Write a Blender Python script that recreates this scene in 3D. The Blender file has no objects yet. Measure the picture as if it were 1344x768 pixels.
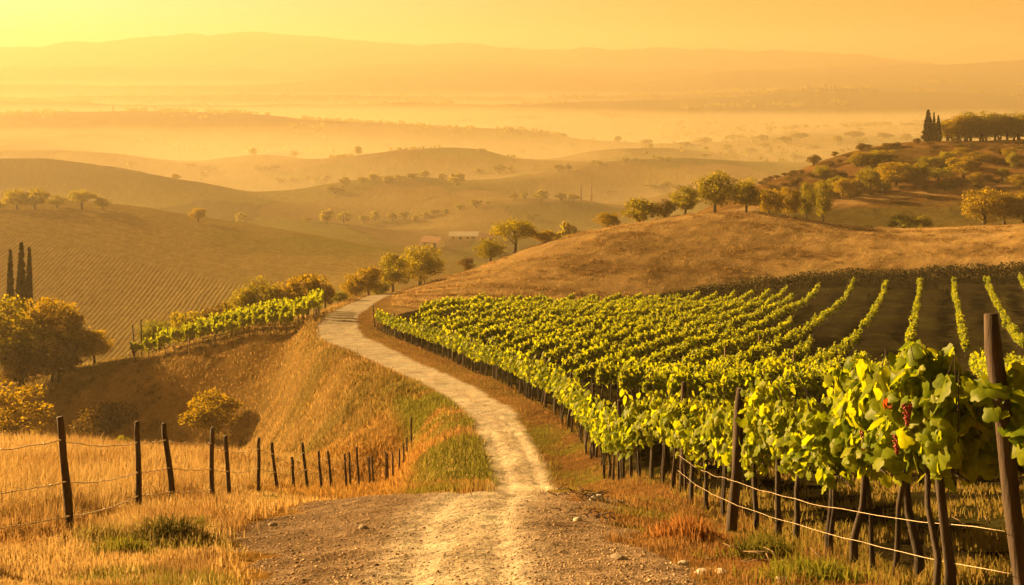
import bpy, bmesh, math, random
import numpy as np
from mathutils import Vector, Matrix

random.seed(7)
rng = np.random.default_rng(11)
scene = bpy.context.scene
COL = scene.collection
rad = math.radians

# ------------------------------------------------------------------ camera, sky, sun, exposure
FPX = 1493.33            # focal length in photo pixels (40 mm on 36 mm)
HY = 95.0                # eye level row in the photograph
cam_d = bpy.data.cameras.new("camera")
cam_d.lens = 40.0
cam_d.sensor_width = 36.0
cam_d.sensor_fit = 'HORIZONTAL'
cam_d.shift_y = -(384.0 - HY) / 1344.0
cam_d.clip_start = 0.1
cam_d.clip_end = 20000
cam = bpy.data.objects.new("camera", cam_d)
cam.rotation_euler = (rad(90), 0, 0)
COL.objects.link(cam)
scene.camera = cam

SUN_AZ = -56.0           # degrees from the view direction, negative = to the left
SUN_EL = 16.0
world = bpy.data.worlds.new("World")
scene.world = world
world.use_nodes = True
nt = world.node_tree
nt.nodes.clear()
w_out = nt.nodes.new('ShaderNodeOutputWorld')
w_bg = nt.nodes.new('ShaderNodeBackground')
w_sky = nt.nodes.new('ShaderNodeTexSky')
w_sky.sky_type = 'NISHITA'
w_sky.sun_disc = False
w_sky.sun_elevation = rad(SUN_EL)
w_sky.sun_rotation = rad(SUN_AZ)
w_sky.altitude = 200
w_sky.air_density = 1.0
w_sky.dust_density = 1.0
w_sky.ozone_density = 0.3
w_mix = nt.nodes.new('ShaderNodeMix')
w_mix.data_type = 'RGBA'
w_mix.blend_type = 'MULTIPLY'
w_mix.inputs[0].default_value = 1.0
w_mix.inputs[7].default_value = (.72, .295, .072, 1)     # dusty golden-hour air
nt.links.new(w_sky.outputs[0], w_mix.inputs[6])
# sky scaled down overhead to cut ambient light, kept bright along the horizon
w_tc = nt.nodes.new('ShaderNodeTexCoord')
w_sep = nt.nodes.new('ShaderNodeSeparateXYZ')
w_mr = nt.nodes.new('ShaderNodeMapRange')
w_mr.inputs['From Min'].default_value = 0.06
w_mr.inputs['From Max'].default_value = 0.45
w_mr.inputs['To Min'].default_value = 1.0
w_mr.inputs['To Max'].default_value = 0.2
# paler, less orange air towards the sun
w_dot = nt.nodes.new('ShaderNodeVectorMath')
w_dot.operation = 'DOT_PRODUCT'
w_dot.inputs[1].default_value = (math.sin(rad(SUN_AZ)) * math.cos(rad(SUN_EL)), math.cos(rad(SUN_AZ)) * math.cos(rad(SUN_EL)), math.sin(rad(SUN_EL)))
nt.links.new(w_tc.outputs['Generated'], w_dot.inputs[0])
w_m2 = nt.nodes.new('ShaderNodeMapRange')
w_m2.inputs['From Min'].default_value = 0.4
w_m2.inputs['From Max'].default_value = 0.88
nt.links.new(w_dot.outputs['Value'], w_m2.inputs['Value'])
w_tint = nt.nodes.new('ShaderNodeMix')
w_tint.data_type = 'RGBA'
w_tint.inputs[6].default_value = (.66, .235, .047, 1)
w_tint.inputs[7].default_value = (.40, .335, .31, 1)
nt.links.new(w_m2.outputs[0], w_tint.inputs[0])
nt.links.new(w_tint.outputs[2], w_mix.inputs[7])
w_vm = nt.nodes.new('ShaderNodeVectorMath')
w_vm.operation = 'SCALE'
nt.links.new(w_tc.outputs['Generated'], w_sep.inputs[0])
nt.links.new(w_sep.outputs[2], w_mr.inputs['Value'])
nt.links.new(w_mix.outputs[2], w_vm.inputs[0])
nt.links.new(w_mr.outputs[0], w_vm.inputs['Scale'])
nt.links.new(w_vm.outputs[0], w_bg.inputs[0])
w_bg.inputs[1].default_value = 0.05
nt.links.new(w_bg.outputs[0], w_out.inputs[0])

sun_d = bpy.data.lights.new("sun", 'SUN')
sun_d.energy = 5.0
sun_d.angle = rad(0.6)
sun_d.color = (1.0, 0.585, 0.205)
sun = bpy.data.objects.new("sun", sun_d)
sdir = Vector((math.sin(rad(SUN_AZ)) * math.cos(rad(SUN_EL)), math.cos(rad(SUN_AZ)) * math.cos(rad(SUN_EL)), math.sin(rad(SUN_EL))))
sun.rotation_euler = (-sdir).to_track_quat('-Z', 'Y').to_euler()
COL.objects.link(sun)

vs = scene.view_settings
vs.view_transform = 'Standard'
vs.look = 'None'
vs.gamma = 1.0
vs.use_curve_mapping = False
vs.exposure = 2.45
scene.render.engine = 'CYCLES'
cy = scene.cycles
cy.max_bounces = 5
cy.diffuse_bounces = 2
cy.glossy_bounces = 1
cy.transmission_bounces = 4
cy.volume_bounces = 2
cy.transparent_max_bounces = 6
cy.use_denoising = True
cy.use_adaptive_sampling = True
cy.adaptive_threshold = 0.02
cy.sample_clamp_indirect = 8.0
cy.use_light_tree = False

# ------------------------------------------------------------------ helpers
def tag(o, label=None, cat=None, group=None, kind=None):
    if label: o['label'] = label
    if cat: o['category'] = cat
    if group: o['group'] = group
    if kind: o['kind'] = kind
    return o

def empty(name, loc, rz=0.0):
    o = bpy.data.objects.new(name, None)
    o.location = loc
    o.rotation_euler = (0, 0, rz)
    o.empty_display_size = 0.3
    COL.objects.link(o)
    return o

def link(name, me, mat=None, parent=None):
    o = bpy.data.objects.new(name, me)
    COL.objects.link(o)
    if mat is not None and len(me.materials) == 0:
        me.materials.append(mat)
    if parent is not None:
        o.parent = parent
    return o

def np_mesh(name, verts, faces, nside, cols=None, smooth=False, attr='col'):
    """verts (n,3), faces (m,nside) int -> mesh, optional per-vertex colour."""
    me = bpy.data.meshes.new(name)
    verts = np.ascontiguousarray(verts, dtype=np.float32)
    faces = np.ascontiguousarray(faces, dtype=np.int32)
    me.vertices.add(len(verts))
    me.vertices.foreach_set('co', verts.ravel())
    me.loops.add(faces.size)
    me.loops.foreach_set('vertex_index', faces.ravel())
    me.polygons.add(len(faces))
    me.polygons.foreach_set('loop_start', np.arange(0, faces.size, nside, dtype=np.int32))
    if cols is not None:
        a = me.color_attributes.new(attr, 'FLOAT_COLOR', 'POINT')
        c = np.ones((len(verts), 4), dtype=np.float32)
        c[:, :cols.shape[1]] = cols
        a.data.foreach_set('color', c.ravel())
    me.update(calc_edges=True)
    if smooth:
        me.polygons.foreach_set('use_smooth', np.ones(len(faces), dtype=bool))
    return me

class Geo:
    """collects tubes, boxes and free polygons into one mesh"""
    def __init__(self):
        self.v = []; self.f = []
    def poly(self, pts):
        n = len(self.v)
        self.v += [tuple(p) for p in pts]
        self.f.append(tuple(range(n, n + len(pts))))
    def tube(self, path, radii, sides=7, cap=True, wob=0.0):
        n0 = len(self.v)
        P = [Vector(p) for p in path]
        for i, p in enumerate(P):
            t = (P[min(i + 1, len(P) - 1)] - P[max(i - 1, 0)]).normalized()
            a = t.cross(Vector((0.13, 1, 0.07)))
            if a.length < 1e-3: a = t.cross(Vector((1, 0, 0)))
            a.normalize(); b = t.cross(a)
            for k in range(sides):
                an = 2 * math.pi * k / sides
                r = radii[i] * (1 + wob * random.uniform(-1, 1))
                self.v.append(tuple(p + a * (r * math.cos(an)) + b * (r * math.sin(an))))
        for i in range(len(P) - 1):
            for k in range(sides):
                k2 = (k + 1) % sides
                q = n0 + i * sides
                self.f.append((q + k, q + k2, q + sides + k2, q + sides + k))
        if cap:
            self.f.append(tuple(n0 + k for k in reversed(range(sides))))
            q = n0 + (len(P) - 1) * sides
            self.f.append(tuple(q + k for k in range(sides)))
    def box(self, c, s, rz=0.0):
        n = len(self.v)
        ca, sa = math.cos(rz), math.sin(rz)
        for dz in (-.5, .5):
            for dx, dy in ((-.5, -.5), (.5, -.5), (.5, .5), (-.5, .5)):
                x, y = dx * s[0], dy * s[1]
                self.v.append((c[0] + x * ca - y * sa, c[1] + x * sa + y * ca, c[2] + dz * s[2]))
        for q in ((3, 2, 1, 0), (4, 5, 6, 7), (0, 1, 5, 4), (1, 2, 6, 5), (2, 3, 7, 6), (3, 0, 4, 7)):
            self.f.append(tuple(n + k for k in q))
    def mesh(self, name, smooth=True):
        me = bpy.data.meshes.new(name)
        me.from_pydata(self.v, [], self.f)
        me.update()
        if smooth:
            for p in me.polygons: p.use_smooth = True
        return me

def vnoise(x, y, seed=0):
    """value noise, numpy, range 0..1"""
    xi = np.floor(x).astype(np.int64); yi = np.floor(y).astype(np.int64)
    fx = x - xi; fy = y - yi
    fx = fx * fx * (3 - 2 * fx); fy = fy * fy * (3 - 2 * fy)
    def h(a, b):
        n = (a * 374761393 + b * 668265263 + seed * 1274126177) & 0xFFFFFFFF
        n = ((n ^ (n >> 13)) * 1103515245) & 0xFFFFFFFF
        n = ((n ^ (n >> 15)) * 2246822519) & 0xFFFFFFFF
        return ((n ^ (n >> 16)) & 0xFFFFFF) / float(0xFFFFFF)
    a = h(xi, yi); b = h(xi + 1, yi); c = h(xi, yi + 1); d = h(xi + 1, yi + 1)
    return (a * (1 - fx) + b * fx) * (1 - fy) + (c * (1 - fx) + d * fx) * fy

def fbm(x, y, seed=0, octv=4):
    s = 0; amp = 0.5; t = 0
    for o in range(octv):
        s = s + amp * vnoise(x * 2 ** o, y * 2 ** o, seed + o * 17)
        t += amp; amp *= 0.5
    return s / t

def sstep(a, b, x):
    t = np.clip((x - a) / (b - a), 0, 1)
    return t * t * (3 - 2 * t)

# ------------------------------------------------------------------ the terrain
# Surveyed points: (column of sight, row, depth in metres).  They are turned into real heights and
# interpolated by radial basis functions into one continuous ground sheet.
CP = []
def pts(*a): CP.extend(a)
def line(ps, step=70):
    """polyline of (px,py,d) resampled densely"""
    ps = [tuple(map(float, p)) for p in ps]
    for (x0, y0, d0), (x1, y1, d1) in zip(ps[:-1], ps[1:]):
        n = max(1, int(abs(x1 - x0) / step))
        for k in range(n):
            t = k / n
            CP.append((x0 + (x1 - x0) * t, y0 + (y1 - y0) * t, d0 * (d1 / d0) ** t))
    CP.append(ps[-1])
DIPS = []
def ridge(ps, dip=8, far=1.12, step=70):
    n0 = len(CP)
    line(ps, step)
    n1 = len(CP)
    line([(x, y + dip, d * far) for x, y, d in ps], step * 1.6)
    DIPS.append((n0, n1, CP[n1:])); del CP[n1:]

for x in (-450, 50, 672, 1200, 1800):
    pts((x, 1795, 2.0), (x, 1341, 3.0), (x, 921, 6.0))
# left field with the wire fence
pts((0, 710, 12.5), (80, 705, 13), (180, 675, 17), (222, 668, 18.3), (278, 660, 20.6), (339, 647, 27), (403, 645, 31), (435, 643, 36), (468, 640, 40), (512, 637, 43))
pts((-300, 640, 18), (-300, 594, 30), (-300, 596, 36), (0, 642, 18), (0, 594, 30), (0, 593, 36), (200, 600, 36), (120, 600, 28), (330, 608, 38), (420, 616, 42), (500, 622, 45), (540, 612, 47))
pts((-300, 640, 50), (0, 645, 50), (200, 640, 54), (300, 700, 72), (0, 700, 72), (180, 700, 85), (-300, 700, 80))
# track: centre line (px, py, d)
ROAD = [(600, 752, 10), (606, 690, 14), (640, 651, 17.7), (672, 655, 22), (690, 645, 28), (690, 638, 30.5), (676, 600, 35), (662, 572, 39), (649, 545, 44), (608, 512, 52), (566, 490, 60), (528, 474, 68), (495, 462, 76), (458, 447, 87), (446, 435, 94), (443, 424, 101), (449, 414, 108), (464, 405, 117), (480, 396, 128), (499, 388, 142), (519, 383, 156)]
pts(*ROAD[4:])
pts((340, 690, 15), (600, 646, 18), (480, 651, 18), (400, 660, 18.5), (760, 649, 18), (680, 647, 17.9), (560, 668, 22), (760, 662, 21), (450, 672, 22))
# row of vines beside the track
pts((1250, 785, 8.8), (1116, 745, 11.5), (1040, 712, 14), (965, 690, 16.5), (880, 642, 21.5), (828, 619, 25), (780, 585, 33), (728, 549, 44), (680, 525, 53), (620, 495, 65), (576, 470, 77), (537, 457, 85), (494, 434, 98))
# vineyard slope
pts((1344, 745, 11), (1344, 690, 15), (1344, 602, 25), (1344, 522, 45), (1700, 600, 25), (1700, 520, 45), (1100, 640, 22), (1000, 545, 42), (1200, 530, 46), (1200, 492, 72), (1344, 490, 72), (1700, 480, 75), (1200, 462, 90), (1200, 415, 120), (1200, 374, 148), (1344, 364, 150), (1700, 350, 152), (1344, 415, 118),
    (1000, 386, 148), (900, 390, 146), (800, 394, 142), (700, 398, 135), (560, 400, 124), (520, 400, 118), (800, 440, 92), (900, 470, 72), (1000, 450, 90), (700, 480, 68), (640, 455, 84), (1000, 415, 118), (800, 415, 118))
# dry hill behind the vineyard
line([(505, 389, 152), (540, 379, 162), (580, 366, 167), (640, 346, 171), (720, 317, 175), (800, 298, 179), (900, 281, 183), (985, 279, 185), (1060, 289, 184), (1150, 300, 181), (1250, 298, 181), (1344, 294, 183), (1800, 270, 185)], 60)
line([(560, 420, 205), (640, 375, 207), (720, 345, 207), (800, 325, 208), (900, 300, 208), (985, 290, 205), (1060, 293, 200), (1150, 304, 198), (1344, 300, 200), (1800, 280, 205)], 90)
# second hill, right
pts((1000, 283, 230), (1100, 290, 225), (1200, 290, 225), (1344, 285, 225), (1800, 270, 230), (1100, 262, 250), (1200, 255, 252), (1344, 245, 252), (1250, 240, 262), (1100, 235, 275), (1344, 232, 265))
ridge([(950, 262, 265), (1000, 244, 285), (1060, 222, 295), (1100, 207, 300), (1160, 193, 305), (1215, 186, 310), (1280, 184, 312), (1344, 183, 315), (1800, 165, 320)], 40, 1.25)
# ravine, small vineyard spur on the left
pts((560, 530, 52), (520, 548, 50), (585, 552, 45), (500, 548, 54), (450, 578, 57), (425, 500, 72), (418, 472, 82), (400, 560, 72), (470, 505, 66), (400, 610, 62), (398, 505, 86), (402, 458, 97))
pts((0, 612, 97), (100, 602, 99), (200, 598, 99), (300, 598, 98), (0, 550, 104), (150, 540, 106), (270, 540, 103), (350, 530, 100))
line([(-300, 530, 111), (0, 513, 111), (50, 509, 111), (110, 502, 110.5), (175, 491, 110), (250, 474, 108.5), (330, 460, 106), (398, 446, 103.5)], 60)
pts((60, 489, 121), (175, 470, 121), (250, 450, 121), (330, 431, 121), (396, 419, 119), (250, 460, 133), (175, 478, 135), (345, 438, 133), (428, 404, 129), (400, 420, 131))
pts((50, 530, 145), (200, 505, 142), (300, 480, 140), (380, 440, 142), (455, 395, 145), (430, 430, 170), (330, 480, 175), (480, 405, 180), (540, 400, 190), (100, 540, 200), (-300, 540, 150))
# striped field hill, left
pts((-300, 500, 250), (100, 510, 250), (300, 490, 250), (420, 440, 250), (560, 400, 260), (100, 462, 290), (-200, 462, 290), (300, 440, 285), (400, 400, 300), (480, 372, 310), (200, 370, 345), (0, 370, 345), (380, 355, 350), (480, 348, 355), (560, 370, 330))
ridge([(-400, 285, 415), (0, 277, 420), (80, 274, 424), (130, 274, 425), (200, 281, 425), (260, 290, 425), (330, 300, 420), (400, 312, 412), (470, 325, 402), (530, 338, 392), (570, 352, 380)], 22, 1.25)
# valley: fields behind
pts((640, 380, 290), (760, 370, 300), (900, 350, 330), (640, 345, 420), (580, 338, 450), (450, 316, 480), (500, 322, 500), (600, 318, 580), (620, 309, 650), (560, 314, 620), (700, 310, 600), (480, 298, 640), (400, 300, 580), (540, 300, 700), (380, 292, 640))
ridge([(500, 303, 720), (545, 301, 725), (600, 284, 740), (640, 272, 755), (690, 263, 770), (740, 262, 775), (790, 268, 780), (830, 280, 780)], 20, 1.25)
ridge([(780, 270, 860), (830, 262, 870), (880, 253, 880), (930, 244, 890), (980, 240, 890), (1030, 245, 880)], 18, 1.2)
ridge([(-400, 212, 950), (0, 208, 950), (55, 208, 950), (130, 216, 930), (180, 228, 890), (220, 238, 850), (290, 262, 780), (350, 280, 720)], 24, 1.3)
ridge([(400, 246, 930), (470, 238, 935), (530, 233, 940), (590, 240, 930), (650, 250, 915)], 10, 1.2)
ridge([(640, 236, 1030), (700, 231, 1060), (770, 222, 1090), (830, 212, 1120), (890, 208, 1140), (950, 212, 1140), (1020, 222, 1120)], 14, 1.2)
ridge([(430, 216, 1250), (500, 200, 1310), (570, 194, 1350), (640, 198, 1350), (700, 210, 1300)], 14, 1.2)
ridge([(700, 215, 1330), (780, 198, 1400), (860, 194, 1440), (930, 200, 1420), (1000, 214, 1380)], 10, 1.15)
ridge([(1010, 200, 1560), (1060, 188, 1620), (1100, 183, 1650), (1140, 190, 1600), (1200, 196, 1600)], 10, 1.15)
ridge([(260, 214, 1400), (320, 204, 1450), (370, 204, 1450), (440, 212, 1420)], 8, 1.15)
ridge([(-450, 150, 2100), (0, 149, 2100), (70, 148, 2100), (150, 147, 2100), (240, 147, 2100), (340, 150, 2080), (400, 157, 2050), (470, 160, 2000), (560, 165, 1960), (640, 168, 1930), (700, 172, 1880), (780, 185, 1740), (840, 192, 1650)], 11, 1.18)
pts((1000, 178, 1900), (1200, 178, 1900), (1344, 175, 1900), (1800, 178, 1900), (900, 170, 2150), (1100, 165, 2200), (1344, 160, 2200), (700, 165, 2300), (1200, 152, 2450), (1000, 152, 2450), (300, 160, 2500), (60, 160, 2500), (1344, 150, 2450))
ridge([(-450, 132, 2850), (0, 131, 2850), (60, 131, 2850), (130, 137, 2850), (300, 139, 2850), (450, 138, 2850), (560, 135, 2850), (680, 138, 2800), (750, 134, 2800), (900, 130, 2780), (1000, 126, 2740), (1060, 118, 2700), (1140, 118, 2700), (1190, 121, 2700), (1260, 120, 2700), (1344, 127, 2700), (1800, 130, 2700)], 12, 1.07)
ridge([(-450, 128, 3150), (0, 127, 3150), (130, 125, 3150), (250, 124, 3150), (450, 125, 3150), (650, 128, 3150), (850, 124, 3150), (1000, 118, 3150), (1160, 112, 3150), (1250, 109, 3150), (1344, 111, 3150), (1800, 112, 3150)], 13, 1.055)
ridge([(-450, 112, 3480), (0, 110, 3480), (160, 112, 3480), (330, 111, 3480), (500, 99, 3480), (600, 96, 3480), (700, 95, 3480), (850, 106, 3480), (960, 93, 3480), (1100, 97, 3480), (1344, 98, 3480), (1800, 98, 3480)], 18, 1.05)
ridge([(-450, 94, 3820), (0, 90, 3820), (80, 88, 3820), (240, 90, 3820), (300, 87, 3820), (380, 95, 3820), (450, 88, 3820), (560, 83, 3820), (650, 82, 3820), (800, 92, 3820), (1000, 91, 3820), (1190, 85, 3820), (1290, 83, 3820), (1344, 79, 3820), (1800, 84, 3820)], 22, 1.06)
ridge([(-450, 78, 4450), (0, 67, 4450), (60, 64, 4450), (110, 58, 4450), (165, 56, 4450), (240, 48, 4450), (280, 44, 4450), (340, 43, 4450), (380, 50, 4450), (430, 53, 4450), (470, 60, 4450), (640, 64, 4450), (760, 66, 4450), (900, 66, 4450), (940, 63, 4450), (1010, 70, 4450), (1130, 71, 4450), (1190, 81, 4450), (1260, 88, 4450), (1800, 90, 4450)], 45, 1.2, 60)

KU = 1 / 100.0
def vmap(d):
    l = np.log(d)
    return 8 * l + 6 * np.maximum(l - math.log(450), 0) + 22 * np.maximum(l - math.log(2400), 0)
# hollows behind the ridges, except where another ridge already runs
_q = np.array(CP)
for n0, n1, dd in DIPS:
    for (x, y, d) in dd:
        k = ((_q[:, 0] - x) * KU * .8) ** 2 + (vmap(_q[:, 2]) - vmap(d)) ** 2
        k[n0:n1] = 9
        if k.min() > 1.0: CP.append((x, y, d))
# the valley floor wherever no ridge is near
_q = np.array(CP)
for _d in np.exp(np.arange(math.log(520), math.log(2400), .085)):
    for _x in range(-400, 1801, 110):
        if np.min(((_q[:, 0] - _x) * KU * .8) ** 2 + (vmap(_q[:, 2]) - vmap(_d)) ** 2) > .95 and not (_x > 900 and _d < 700):
            CP.append((_x, 95 + 142000 / _d + 2, _d))
cp = np.array(CP)
def rbase(d): return HY + FPX * 1.7 / d
cu = cp[:, 0] * KU; cv = vmap(cp[:, 2])
cr = cp[:, 1] - rbase(cp[:, 2])
C2 = 0.12
Kmat = -np.sqrt((cu[:, None] - cu[None]) ** 2 + (cv[:, None] - cv[None]) ** 2 + C2)
Nn = len(cp)
Pm = np.stack([np.ones(Nn), cu, cv], 1)
A = np.zeros((Nn + 3, Nn + 3))
A[:Nn, :Nn] = Kmat + np.eye(Nn) * (0.02)
A[:Nn, Nn:] = Pm; A[Nn:, :Nn] = Pm.T
sol = np.linalg.solve(A, np.concatenate([cr, np.zeros(3)]))
wts, aff = sol[:Nn], sol[Nn:]

# grid of the sheet: columns of sight x depth
gx = np.concatenate([np.arange(-500, -40, 14.0), np.arange(-40, 1384, 2.6), np.arange(1384, 1860, 14.0)])
gl = np.concatenate([np.arange(math.log(1.5), math.log(8), .03), np.arange(math.log(8), math.log(62), .0062), np.arange(math.log(62), math.log(620), .0095), np.arange(math.log(620), math.log(5600), .0125)])
gd = np.exp(gl)
NX, ND = len(gx), len(gl)
GU = gx * KU; GV = vmap(gd)
R = np.zeros((ND, NX))
for i in range(0, ND, 24):
    v = GV[i:i + 24]
    D = np.sqrt((GU[None, :, None] - cu) ** 2 + (v[:, None, None] - cv) ** 2 + C2)
    R[i:i + 24] = -(D @ wts) + aff[0] + aff[1] * GU[None] + aff[2] * v[:, None]
# the ravine weathers to soft forms
_wt = (sstep(math.log(46), math.log(54), gl) * sstep(math.log(106), math.log(96), gl))[:, None] * sstep(640, 560, gx)[None] * .5
for _ in range(260):
    S = R.copy()
    S[1:-1, 1:-1] = (R[:-2, 1:-1] + R[2:, 1:-1] + R[1:-1, :-2] + R[1:-1, 2:]) / 4
    R = R * (1 - _wt) + S * _wt
PY = R + rbase(gd)[:, None]
GD = np.repeat(gd[:, None], NX, 1)
GPX = np.repeat(gx[None], ND, 0)
GX = (GPX - 672.0) / FPX * GD
GZ = -(PY - HY) * GD / FPX
# relief: lumps whose size grows with distance
def relief(X, Y):
    n = (fbm(X / 1.3, Y / 1.3, 3, 3) - .5) * 0.10 * sstep(5, 12, Y) * (1 - sstep(60, 120, Y))
    n = n + (fbm(X / 9, Y / 9, 5, 4) - .5) * 0.55 * sstep(60, 100, Y) * (1 - .5 * sstep(160, 200, Y))
    n = n + (fbm(X / 3.2, Y / 3.2, 7, 3) - .5) * 0.34 * sstep(100, 150, Y) * (1 - sstep(320, 400, Y))
    n = n + (fbm(X / 26, Y / 26, 9, 4) - .5) * 2.2 * sstep(195, 300, Y) * (1 - .6 * sstep(300, 400, Y) * (1 - sstep(420, 500, Y)))
    n = n + (fbm(X / 90, Y / 90, 13, 5) - .5) * 7 * sstep(1600, 2600, Y)
    n = n + (fbm(X / 150, Y / 220, 15, 5) - .5) * 38 * sstep(4000, 4400, Y)
    return n

def road_frac(px, d):
    """signed offset from the track centre in metres, and half width"""
    dd = np.array([r[2] for r in ROAD]); pp = np.array([r[0] for r in ROAD])
    return dd, pp
# densify the centre line in plan
_rd = []
for (x0, y0, d0), (x1, y1, d1) in zip(ROAD[:-1], ROAD[1:]):
    for k in range(10):
        t = k / 10
        d = d0 + (d1 - d0) * t; x = x0 + (x1 - x0) * t
        _rd.append(((x - 672) / FPX * d, d))
_rd = np.array(_rd)
for _ in range(12):
    _rd[1:-1] = (_rd[:-2] + 2 * _rd[1:-1] + _rd[2:]) / 4

def road_dist(X, Y):
    """unsigned distance to the track and signed side (<0 left)"""
    best = np.full(X.shape, 1e9); side = np.zeros(X.shape)
    for (ax, ay), (bx, by) in zip(_rd[:-1:2], _rd[2::2]):
        dx, dy = bx - ax, by - ay
        L = dx * dx + dy * dy + 1e-9
        t = np.clip(((X - ax) * dx + (Y - ay) * dy) / L, 0, 1)
        ex, ey = X - ax - t * dx, Y - ay - t * dy
        q = ex * ex + ey * ey
        s = np.sign(ex * dy - ey * dx)
        m = q < best
        best = np.where(m, q, best); side = np.where(m, s, side)
    return np.sqrt(best), side

# bench of the track: level across, smooth along
_rdi, _ = road_dist(GX[GD[:, 0] < 170], GD[GD[:, 0] < 170])
RD0 = np.full(GX.shape, 999.0); RD0[:len(_rdi)] = _rdi
def heights0(x, y):
    px = 672.0 + FPX * x / y
    i = np.clip(np.interp(np.log(y), gl, np.arange(ND)), 0, ND - 1.001)
    j = np.clip(np.interp(px, gx, np.arange(NX)), 0, NX - 1.001)
    i0 = i.astype(int); j0 = j.astype(int); a = i - i0; b = j - j0
    return (GZ[i0, j0] * (1 - b) + GZ[i0, j0 + 1] * b) * (1 - a) + (GZ[i0 + 1, j0] * (1 - b) + GZ[i0 + 1, j0 + 1] * b) * a
_rz = heights0(_rd[:, 0], _rd[:, 1])
for _ in range(6):
    _m = _rd[:, 1] > 24
    _s = _rz.copy(); _s[1:-1] = (_rz[:-2] + 2 * _rz[1:-1] + _rz[2:]) / 4
    _rz = np.where(_m, _s, _rz)
def road_z(X, Y):
    best = np.full(X.shape, 1e9); zz = np.zeros(X.shape)
    for k in range(len(_rd) - 1):
        (ax, ay), (bx, by) = _rd[k], _rd[k + 1]
        dx, dy = bx - ax, by - ay
        t = np.clip(((X - ax) * dx + (Y - ay) * dy) / (dx * dx + dy * dy + 1e-9), 0, 1)
        q = (X - ax - t * dx) ** 2 + (Y - ay - t * dy) ** 2
        m = q < best
        best = np.where(m, q, best); zz = np.where(m, _rz[k] * (1 - t) + _rz[k + 1] * t, zz)
    return zz
HW = np.interp(GD, [8, 18, 28, 45, 70, 95, 120, 160], [.6, .6, .64, .80, 1.08, 1.75, 1.3, .85])
_near = RD0 < 5
_bl = sstep(.15, 3.6, RD0[_near] - HW[_near])
GZ[_near] = np.where(GD[_near] > 24, road_z(GX[_near], GD[_near]) * (1 - _bl) + GZ[_near] * _bl, GZ[_near])
GZ = GZ + relief(GX, GD) * (.12 + .88 * sstep(.3, 2.2, RD0 - HW))

def height(x, y):
    """height of the sheet under a plan position (bilinear)"""
    px = 672.0 + FPX * x / y
    i = np.clip(np.interp(math.log(y), gl, np.arange(ND)), 0, ND - 1.001)
    j = np.clip(np.interp(px, gx, np.arange(NX)), 0, NX - 1.001)
    i0, j0 = int(i), int(j); a, b = i - i0, j - j0
    return float((GZ[i0, j0] * (1 - b) + GZ[i0, j0 + 1] * b) * (1 - a) + (GZ[i0 + 1, j0] * (1 - b) + GZ[i0 + 1, j0 + 1] * b) * a)
def heights(x, y):
    px = 672.0 + FPX * x / y
    i = np.clip(np.interp(np.log(y), gl, np.arange(ND)), 0, ND - 1.001)
    j = np.clip(np.interp(px, gx, np.arange(NX)), 0, NX - 1.001)
    i0 = i.astype(int); j0 = j.astype(int); a = i - i0; b = j - j0
    return (GZ[i0, j0] * (1 - b) + GZ[i0, j0 + 1] * b) * (1 - a) + (GZ[i0 + 1, j0] * (1 - b) + GZ[i0 + 1, j0 + 1] * b) * a
def at(px, d):
    x = (px - 672.0) / FPX * d
    return Vector((x, d, height(x, d)))

# ------------------------------------------------------------------ ground colours (what grows or lies there, plus some painted mist and shade)
rdist, rside = road_dist(GX[GD[:, 0] < 170], GD[GD[:, 0] < 170])
nr = rdist.shape[0]
RDist = np.full(GX.shape, 999.0); RDist[:nr] = rdist
RSide = np.zeros(GX.shape); RSide[:nr] = rside

ROWA = [(1420, 8.0), (1250, 8.8), (1116, 11.5), (1030, 14), (962, 16.5), (886, 21.5), (834, 25), (784, 33), (732, 44), (684, 53), (624, 65), (578, 77), (540, 85), (495, 98)]
rowa = np.array([((p - 672) / FPX * d, d) for p, d in ROWA])
def rowa_x(d): return np.interp(d, rowa[:, 1], rowa[:, 0])
# far edge of the vineyard as depth against column
def vine_far(px): return np.interp(px, [495, 560, 700, 800, 900, 1000, 1200, 1344, 1700], [101, 117, 131, 138, 143, 146, 147, 148, 150])

def zone(c, m, col):
    return c * (1 - m[..., None]) + np.array(col) * m[..., None]
N1 = fbm(GX / 2.1, GD / 2.1, 21, 4); N2 = fbm(GX / 7, GD / 7, 22, 4); N3 = fbm(GX / 30, GD / 30, 23, 4)
Nf = fbm(GX / .45, GD / .45, 24, 3)
col = np.zeros(GX.shape + (3,)) + np.array((.36, .22, .075))
col = zone(col, sstep(.45, .7, N2) * .5, (.24, .18, .05))
# left field of tall dry grass
left = sstep(60, 45, GD) * sstep(640, 520, GPX)
col = zone(col, left, (.40, .235, .06))
col = zone(col, left * sstep(.5, .68, N1) * .6, (.30, .16, .045))
# right verge: rusty dry weeds
verge = sstep(60, 40, GD) * sstep(-.2, .6, GX - .2)
col = zone(col, verge, (.25, .14, .05))
col = zone(col, verge * sstep(.5, .62, N1) * .7, (.20, .17, .04))
# vineyard floor: brown soil, shade painted in by darkening its colour
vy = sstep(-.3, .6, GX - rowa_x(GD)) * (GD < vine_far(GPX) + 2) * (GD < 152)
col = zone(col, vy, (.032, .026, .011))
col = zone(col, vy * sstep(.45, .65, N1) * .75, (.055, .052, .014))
# ravine and spur
rav = sstep(46, 60, GD) * sstep(150, 128, GD) * sstep(-.5, -2.5, (GX - np.interp(GD, _rd[:, 1], _rd[:, 0]))) 
col = zone(col, rav, (.36, .245, .085))
col = zone(col, rav * sstep(.42, .62, N2) * .7, (.20, .165, .045))
col = zone(col, rav * sstep(.55, .7, N1) * .5, (.42, .29, .10))
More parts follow.
